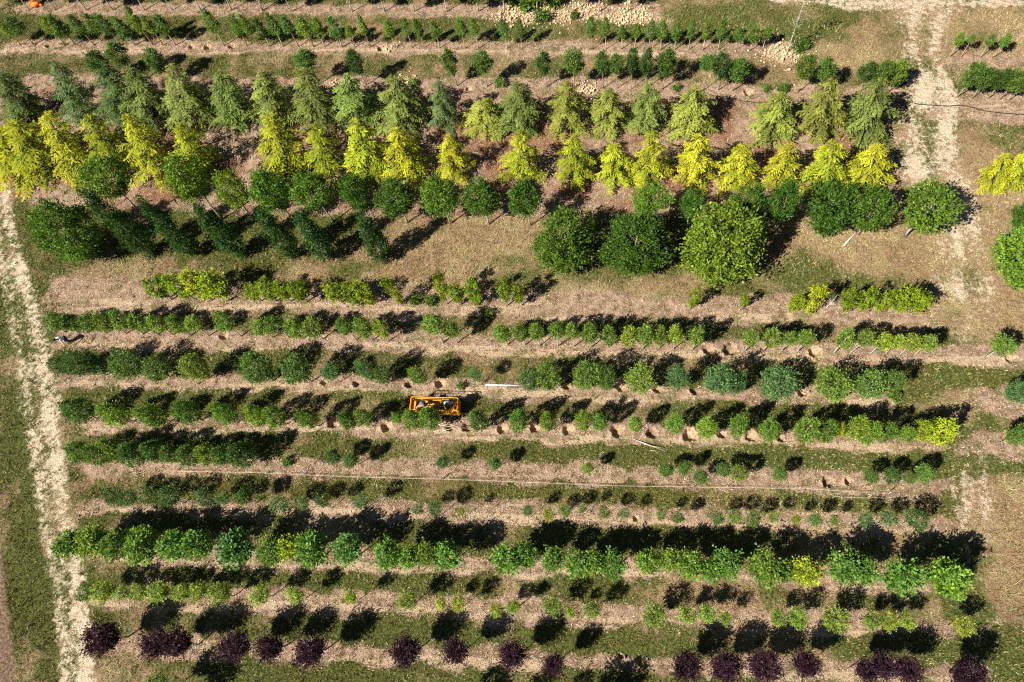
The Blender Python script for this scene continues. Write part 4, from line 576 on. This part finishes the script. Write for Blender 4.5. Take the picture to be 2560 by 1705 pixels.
# seedlings and self-sown bushes
def weed_bush(seed):
    cr = Crown(seed); clumped(cr, .7, .55, egg(.5, .6, .4), 70, 7, .11, .13, lump=.7, inner=.2); sprigs(cr, .7, .55, egg(.5, .6, .4), 14, 5, .1); return cr
species('weed', .7, .6, .55, 3, weed_bush, dict(rad=.012, nl=3, multi=3))
SEED_WHERE = ['among the diggings left of the pale green cedars', 'between two oval trees behind the cedars', 'behind the cedar gap in the upper right', 'just left of the round soil hole', 'beside the hose at upper right', 'between shrubs in the leafy shrub row, left one', 'between shrubs in the leafy shrub row, right one', 'in the shadow right of the paired white-trunked trees', 'in the row below the machine, far left of centre', 'in the row above the machine near the white pipe', 'in a hole right of the largest bushy tree', 'on the earth heap at the top edge, lower one', 'on the earth heap at the top edge, small right one', 'on the earth heap, under a thin stem', 'at the very top edge, left of the earth heap', 'at the very top edge, middle of the earth heap', 'at the foot of the half-bare tree']
for i, (x, y, w) in enumerate(SEEDLINGS):
    cme, tme = SPEC['weed'][3][i % 3]; root = obj('small_bush', None, loc=(x, y, 0), rotz=i * 1.3); k = w / .7
    t_ = obj('trunk', tme, root, scale=(k, k, k)); t_.color = (.25, .2, .12, 1); c_ = obj('crown', cme, root, loc=(0, 0, .02), scale=(k, k, k)); c_.color = (.075, .14, .02, 1)
    tag(root, f"low self-sown green bush {SEED_WHERE[i]}", 'bush', 'low self-sown bushes')

# half-bare tree at the upper right, and the dead shrub
def stick_tree(name, loc, h, w, nb, seed, lean, col, leafy):
    r = random.Random(seed); root = obj(name, None, loc=loc); mb = MB(); K = 8; pts = [Vector((lean[0] * (i / K) ** 1.3, lean[1] * (i / K) ** 1.3, -.05 + h * i / K)) for i in range(K + 1)]
    mb.tube(pts, [.05 * (1 - .8 * i / K) for i in range(K + 1)], 7); tips = []
    for l in range(nb):
        t = r.uniform(.4, .95); p = pts[min(K - 1, int(t * K))]; ph = r.uniform(0, 6.28); ln = w * r.uniform(.4, 1); e = p + Vector((math.cos(ph) * ln, math.sin(ph) * ln, ln * 1.1)); mid = p.lerp(e, .5) + Vector((0, 0, .08 * ln)); mb.tube([p, mid, e], [.02, .013, .005], 5); tips.append(e)
        for _ in range(2):
            q = p.lerp(e, r.uniform(.3, .8)); e2 = q + Vector((r.gauss(0, .2), r.gauss(0, .2), .22)) * (ln + .2); mb.tube([q, e2], [.009, .003], 4); tips.append(e2)
    t_ = mb.build('trunk', BARK, root); t_.color = col
    if leafy:
        cr = Crown(seed); P_ = []
        for e in tips[::3]: P_ += [np.array(e) + cr.r.normal(size=3) * .14 for _ in range(8)]
        for c0, rad, n_ in leafy: P_ += [np.array(c0) + cr.r.normal(size=3) * rad for _ in range(n_)]
        P_ = np.array(P_); n_ = len(P_); cr.leaves(P_, cr.r.normal(size=(n_, 3)), np.array([0, 0, 1]) + cr.r.normal(size=(n_, 3)) * .6, .13 * cr.r.uniform(.7, 1.3, n_), .085); c_ = obj('crown', cr.mesh('sparse_crown', LEAF), root); c_.color = (.06, .12, .025, 1)
    return root
tag(stick_tree('half_bare_tree', (17.05, 42.52, 0), 4.9, .75, 11, 3, (-.1, -.3), (.62, .58, .5, 1), [((.5, -.1, .8), .33, 330), ((.1, .1, 1.5), .22, 80), ((.25, -.2, 4.5), .25, 70)]), 'half-bare grey tree with leaves only low down, near the sandy crossing', 'tree')
tag(stick_tree('dead_shrub', (16.15, 19.78, 0), 1.0, .55, 14, 8, (.2, .1), (.6, .55, .48, 1), None), 'leafless grey dead shrub standing in the yellow-green shrub row', 'shrub')

# ------------------------------------------------------------------ irrigation, poles, sticks
BLACK = plain('black_rubber', (.018, .018, .02), .5); WHITE = plain('white_plastic', (.78, .76, .72), .4, var=.06); STICK = plain('dry_stick', (.52, .42, .30), .85, var=.3); TWINE = plain('pale_twine', (.56, .5, .41), .8, var=.1)
def ground_line(name, pts, rad, mat, z, label, cat, wig=.03, seed=1, sub=6):
    r = random.Random(seed); P_ = [Vector((p[0], p[1], 0)) for p in pts]; out = []
    for i in range(len(P_) - 1):
        a, b, c, d = P_[max(i - 1, 0)], P_[i], P_[i + 1], P_[min(i + 2, len(P_) - 1)]
        for k in range(sub):
            t = k / sub; out.append(.5 * ((2 * b) + (c - a) * t + (2 * a - 5 * b + 4 * c - d) * t * t + (3 * b - a - 3 * c + d) * t ** 3) + Vector((r.gauss(0, wig), r.gauss(0, wig), z + abs(r.gauss(0, .01)))))
    out.append(P_[-1] + Vector((0, 0, z))); mb = MB(); mb.tube(out, rad, 6); return tag(mb.build(name, mat), label, cat)
ground_line('irrigation_hose', HOSE_A, .028, BLACK, .035, 'black irrigation hose half hidden behind the pale green cedars', 'hose')
ground_line('irrigation_hose', HOSE_B, .034, BLACK, .04, 'black irrigation hose crossing the sandy track to the right edge', 'hose', seed=4)
tw = obj('string_line', None, loc=(STRING_A[0][0], STRING_A[0][1], 0)); sx, sy = STRING_A[0]
mb = MB(); mb.tube([(p[0] - sx, p[1] - sy, .32 + .02 * math.sin(i * 2)) for i, p in enumerate(STRING_A)], .009, 5); mb.build('pale_line', TWINE, tw)
for i in (0, 6, 11, len(STRING_A) - 1):
    mb = MB(); p = STRING_A[i]; mb.tube([(p[0] - sx, p[1] - sy + .04, -.05), (p[0] - sx, p[1] - sy + .04, .7)], .022, 6); mb.build('stake', STICK, tw)
tag(tw, 'long pale drip line on stakes between the two small-tree rows', 'line')
ground_line('drip_line', STRING_B, .011, TWINE, .03, 'short pale drip line lying below the long one at right', 'line', seed=6)
mb = MB(); (ax, ay), (bx, by) = ((-7.07, 15.21), (-4.71, 15.1)); mb.tube([(ax, ay, .05), ((ax + bx) / 2, (ay + by) / 2, .055), (bx, by, .05)], .045, 8); tag(mb.build('white_pipe', WHITE), 'straight white plastic pipe lying left of the bluish bushy tree', 'pipe')
mb = MB(); mb.tube([(18.09, 24.43, .05), (18.6, 24.98, .06), (19.25, 25.56, .08)], [.045, .05, .06], 7); tag(mb.build('fallen_pole', plain('weathered_wood', (.62, .56, .47), .8)), 'pale fallen pole on dry grass under the round trees at right', 'pole')
STICK_WHERE = ['long', 'slanting', 'short', 'lower', 'leftmost', 'crossing', 'long thin', 'second thin', 'short thin', 'upper thin']
for i, ((ax, ay), (bx, by)) in enumerate(STICKS):
    r = random.Random(i); mb = MB(); mx_, my_ = (ax + bx) / 2 + r.gauss(0, .05), (ay + by) / 2 + r.gauss(0, .05); mb.tube([(ax, ay, .05 + .02 * (i % 5)), (mx_, my_, .08 + .02 * (i % 5)), (bx, by, .06 + .02 * (i % 5))], [.018, .015, .008], 5)
    tag(mb.build('cut_stick', STICK), f"{STICK_WHERE[i]} dry stick " + ('over the holes right of the orange machine' if i < 6 else 'on the grass path below the machine row'), 'stick', 'dry sticks right of the machine' if i < 6 else 'dry sticks on the grass path')

# ------------------------------------------------------------------ orange picking platform
ORANGE = plain('orange_paint', (.80, .30, .012), .4, var=.12, scale=3); YELLOW = plain('yellow_orange_paint', (.85, .40, .015), .4, var=.1, scale=3); RED = plain('red_paint', (.62, .07, .015), .45, var=.2, scale=3); DARK = plain('dark_steel', (.05, .045, .04), .6); DECKM = plain('worn_deck', (.68, .32, .03), .7, var=.45, scale=6)
pf = obj('picking_platform', None, loc=(-10.26, 13.52, 0), rotz=math.radians(-3.6)); HX, HY, ZT, ZD = 1.60, .44, 1.57, .62
def rrect(hx, hy, z, rad=.10, n=5):
    p = []
    for sx, sy, a0 in ((1, 1, 0), (-1, 1, 90), (-1, -1, 180), (1, -1, 270)):
        for k in range(n + 1): a = math.radians(a0 + 90 * k / n); p.append((sx * (hx - rad) + rad * math.cos(a), sy * (hy - rad) + rad * math.sin(a), z))
    return p + [p[0]]
for z, rd, nm in ((ZT, .024, 'top_rail'), (ZT - .34, .018, 'middle_rail'), (ZT - .64, .018, 'lower_rail')):
    mb = MB(); mb.tube(rrect(HX, HY, z), rd, 7); mb.build(nm, YELLOW, pf)
for sx in (-1, -.35, .35, 1):
    for sy in (-1, 1): mb = MB(); mb.tube([(sx * (HX - .03), sy * HY, ZD), (sx * (HX - .03), sy * HY, ZT)], .02, 6); mb.build('post', YELLOW, pf)
mb = MB(); mb.box((0, 0, ZD - .03), (2 * HX, 2 * HY, .06)); mb.build('deck', DECKM, pf, smooth=False)
for sy in (-1, 1): mb = MB(); mb.box((0, sy * (HY + .013), ZD + .02), (2 * HX, .02, .16)); mb.build('toe_board', ORANGE, pf, smooth=False)
mb = MB(); mb.box((-HX + .012, 0, ZD + .48), (.03, 2 * HY - .1, .70)); mb.build('end_panel', RED, pf, smooth=False)
mb = MB(); mb.tube([(HX - .26, -HY + .02, ZD), (HX - .26, -HY + .02, ZT + .03), (HX - .26, HY - .02, ZT + .03), (HX - .26, HY - .02, ZD)], .02, 6); mb.build('gate_frame', YELLOW, pf)
mb = MB(); mb.box((HX - .14, .05, ZD + .30), (.2, .44, .5)); mb.build('control_box', RED, pf, smooth=False)
mb = MB(); mb.tube([(HX - .14, -.24, ZD), (HX - .14, -.24, ZD + .3)], [.09, .12], 12); mb.build('bucket', ORANGE, pf)
mb = MB(); mb.box((.1, -.05, .42), (2.5, .62, .22)); mb.build('chassis', ORANGE, pf, smooth=False)
for sx in (-1, 1):
    for sy in (-1, 1):
        mb = MB(); mb.tube([(sx * .95, sy * .30 - .07, .30), (sx * .95, sy * .30 + .07, .30)], .30, 18); w_ = mb.build('wheel', BLACK, pf)
        mb = MB(); mb.tube([(sx * .95, sy * .30 - .075 if sy < 0 else sy * .30 + .065, .30), (sx * .95, sy * .30 - .065 if sy < 0 else sy * .30 + .075, .30)], .15, 14); mb.build('hub', YELLOW, w_)
tag(pf, 'orange railed picking platform machine with two workers on it', 'platform')
cut = Crown(99); clumped(cut, .9, .3, egg(.5, .5, .4), 60, 7, .12, .16, lump=.6, inner=.1); c_ = obj('cut_branches', cut.mesh('cut_branches', LEAF), loc=(-10.0, 13.5, ZD + .02), scale=(1, .55, 1)); c_.color = (.09, .16, .02, 1); tag(stuff(c_), 'heap of cut leafy branches on the deck between the two workers', 'branches')
ob = obj('orange_tool_bag', None, loc=(-52.9, 56.9, 0)); ORG2 = plain('orange_cloth', (.85, .17, .03), .7, var=.15)
mb = MB(); mb.ball((0, 0, .26), (.55, .36, .28), 14, 8, .25, random.Random(3)); mb.build('bag_body', ORG2, ob); mb = MB(); mb.ball((.62, -.12, .12), (.16, .13, .12), 10, 6, .2, random.Random(5)); mb.build('bag_flap', ORG2, ob); mb = MB(); mb.tube([(-.3, -.1, .5), (-.1, -.15, .62), (.15, -.12, .6), (.3, -.05, .48)], .02, 6); mb.build('handle', DARK, ob)
tag(ob, 'bright orange bag lying at the top left edge', 'bag')

# ------------------------------------------------------------------ people
SKIN = plain('skin', (.48, .27, .18), .55, var=.08); HAIR = plain('dark_hair', (.018, .013, .012), .55); SHOE = plain('shoe_leather', (.03, .025, .022), .6)
def skin_obj(name, verts, edges, radii, mat, parent, root=0):
    me = bpy.data.meshes.new(name); me.from_pydata([tuple(v) for v in verts], edges, []); me.materials.append(mat); o = obj(name, me, parent)
    md = o.modifiers.new('skin', 'SKIN'); md.use_smooth_shade = True
    sv = me.skin_vertices[0].data
    for i, r_ in enumerate(radii): sv[i].radius = (r_, r_) if isinstance(r_, (int, float)) else r_; sv[i].use_root = (i == root)
    s2 = o.modifiers.new('subsurf', 'SUBSURF'); s2.levels = 1; s2.render_levels = 2; return o
def person(loc, rz, J, shirt, trousers, label, group=None):
    """J: joints in metres, x right of the person, y ahead, z up"""
    root = obj('person', None, loc=loc, rotz=rz); V = lambda k: Vector(J[k]); names = ['pelvis', 'spine', 'chest', 'neck', 'sl', 'el', 'wl', 'sr', 'er', 'wr', 'hl', 'kl', 'al', 'hr', 'kr', 'ar']
    idx = {k: i for i, k in enumerate(names)}
    E_ = [('pelvis', 'spine'), ('spine', 'chest'), ('chest', 'neck'), ('chest', 'sl'), ('sl', 'el'), ('el', 'wl'), ('chest', 'sr'), ('sr', 'er'), ('er', 'wr'), ('pelvis', 'hl'), ('hl', 'kl'), ('kl', 'al'), ('pelvis', 'hr'), ('hr', 'kr'), ('kr', 'ar')]
    rad = dict(pelvis=(.15, .11), spine=(.13, .10), chest=(.16, .11), neck=.055, sl=.062, el=.045, wl=.03, sr=.062, er=.045, wr=.03, hl=.085, kl=.06, al=.042, hr=.085, kr=.06, ar=.042)
    skin_obj('body', [V(k) for k in names], [(idx[a], idx[b]) for a, b in E_], [rad[k] for k in names], SKIN, root)
    sh = ['spine0', 'spine', 'chest', 'sl', 'ml', 'sr', 'mr']; P_ = dict(spine0=V('pelvis').lerp(V('spine'), .15), spine=V('spine'), chest=V('chest'), sl=V('sl'), ml=V('sl').lerp(V('el'), .75), sr=V('sr'), mr=V('sr').lerp(V('er'), .75))
    skin_obj('shirt', [P_[k] for k in sh], [(0, 1), (1, 2), (2, 3), (3, 4), (2, 5), (5, 6)], [(.175, .135), (.155, .125), (.185, .135), .085, .07, .085, .07], shirt, root)
    tr_ = ['pelvis', 'hl', 'kl', 'al', 'hr', 'kr', 'ar']; skin_obj('trousers', [V(k) for k in tr_], [(0, 1), (1, 2), (2, 3), (0, 4), (4, 5), (5, 6)], [(.165, .125), .105, .08, .062, .105, .08, .062], trousers, root)
    n_, h_ = V('neck'), V('head'); f = Vector(J['face']).normalized(); up = (h_ - n_).normalized(); side = f.cross(up).normalized()
    mb = MB(); mb.ball((0, 0, 0), (.075, .095, .12), 14, 10); mb.ball((0, .095, -.015), (.014, .02, .025), 8, 6); mb.ball((-.075, 0, -.01), (.012, .02, .03), 8, 6); mb.ball((.075, 0, -.01), (.012, .02, .03), 8, 6); mb.tube([(0, -.01, -.16), (0, 0, -.06)], .05, 10); mb.ball((0, .086, -.06), (.028, .012, .008), 8, 6)
    R3 = Matrix((side, f - up * f.dot(up), up)).transposed(); hd = mb.build('head', SKIN, root); hd.matrix_local = Matrix.Translation(h_) @ R3.to_4x4()
    for sx in (-1, 1): mb = MB(); mb.ball((sx * .03, .085, .01), (.011, .009, .008), 8, 6); mb.build('eye', HAIR, hd)
    mb = MB(); mb.ball((0, -.02, .028), (.086, .098, .108), 14, 10, .06, random.Random(2)); mb.build('hair', HAIR, hd)
    for s, w, e in ((-1, 'wl', 'el'), (1, 'wr', 'er')):
        p, d = V(w), (V(w) - V(e)).normalized(); sd_ = d.orthogonal().normalized(); nm = d.cross(sd_); mb = MB(); c = p + d * .05; mb.tube([p - d * .01, c, p + d * .095], [.028, .036, .03], 8)
        for k, (o_, ln) in enumerate(((-.027, .062), (-.009, .075), (.009, .07), (.026, .055))):
            a = p + d * .09 + sd_ * o_; mb.tube([a, a + d * ln * .55 + nm * .008, a + d * ln + nm * .03], [.0095, .009, .007], 6)
        a = p + d * .035 + sd_ * .03 * s; mb.tube([a, a + d * .03 + sd_ * .03 * s, a + d * .06 + sd_ * .035 * s + nm * .015], [.012, .011, .008], 6); mb.build('hand', SKIN, root)
    for k in ('al', 'ar'):
        p = V(k); mb = MB(); mb.ball((p.x, p.y + .07, p.z - .035), (.048, .13, .045), 10, 7); mb.build('shoe', SHOE, root)
    return tag(root, label, 'person', group)
def pose(zp, bend, reach_l, reach_r, legs=.0, knee=.0):
    """zp hip height above the soles, bend in degrees of the back from upright"""
    a = math.radians(bend); s = lambda t, z=0: (0, math.sin(a) * t, zp + math.cos(a) * t); c = s(.42); J = dict(pelvis=(0, 0, zp), spine=s(.2), chest=s(.40), neck=s(.53), head=(0, s(.68)[1] + .03, s(.68)[2]), face=(0, math.cos(a * .8), -math.sin(a * .8) * .8))
    for q, sg, rc in (('l', -1, reach_l), ('r', 1, reach_r)):
        J['s' + q] = (sg * .19, c[1], c[2]); w = Vector(rc); J['w' + q] = tuple(w); mid = (Vector(J['s' + q]) + w) / 2 + Vector((sg * .07, -.03, -.05)); J['e' + q] = tuple(mid)
        J['h' + q] = (sg * .095, 0, zp - .06); J['k' + q] = (sg * .11, .08 * knee + sg * legs * .5, zp * .52); J['a' + q] = (sg * .12, sg * legs - .05 * knee, .085)
    return J
WHITE_SHIRT = plain('white_shirt', (.78, .77, .76), .8, var=.06); GREY_SHIRT = plain('grey_violet_shirt', (.20, .20, .27), .85, var=.15); BLUE_SHIRT = plain('pale_blue_shirt', (.45, .60, .74), .85, var=.25, scale=14); JEANS = plain('dark_jeans', (.025, .04, .075), .85, var=.3); DTROU = plain('dark_trousers', (.03, .03, .035), .85, var=.3)
person((-39.25, 20.02, 0), math.radians(150), pose(.78, 38, (-.28, .42, .62), (.22, .45, .60), .12, 1.2), WHITE_SHIRT, JEANS, 'stooping person in white shirt and dark jeans at the left end of a row')
person((-11.12, 13.74, ZD), math.radians(180), pose(.74, 58, (-.38, .52, .80), (.34, .50, .78), .06, 1.0), GREY_SHIRT, DTROU, 'worker in grey shirt bent over the rail of the orange platform')
person((-9.30, 13.66, ZD), math.radians(180), pose(.82, 28, (-.50, .12, .98), (.22, .40, .82), .05, .4), BLUE_SHIRT, DTROU, 'worker in pale blue shirt at the right end of the orange platform')
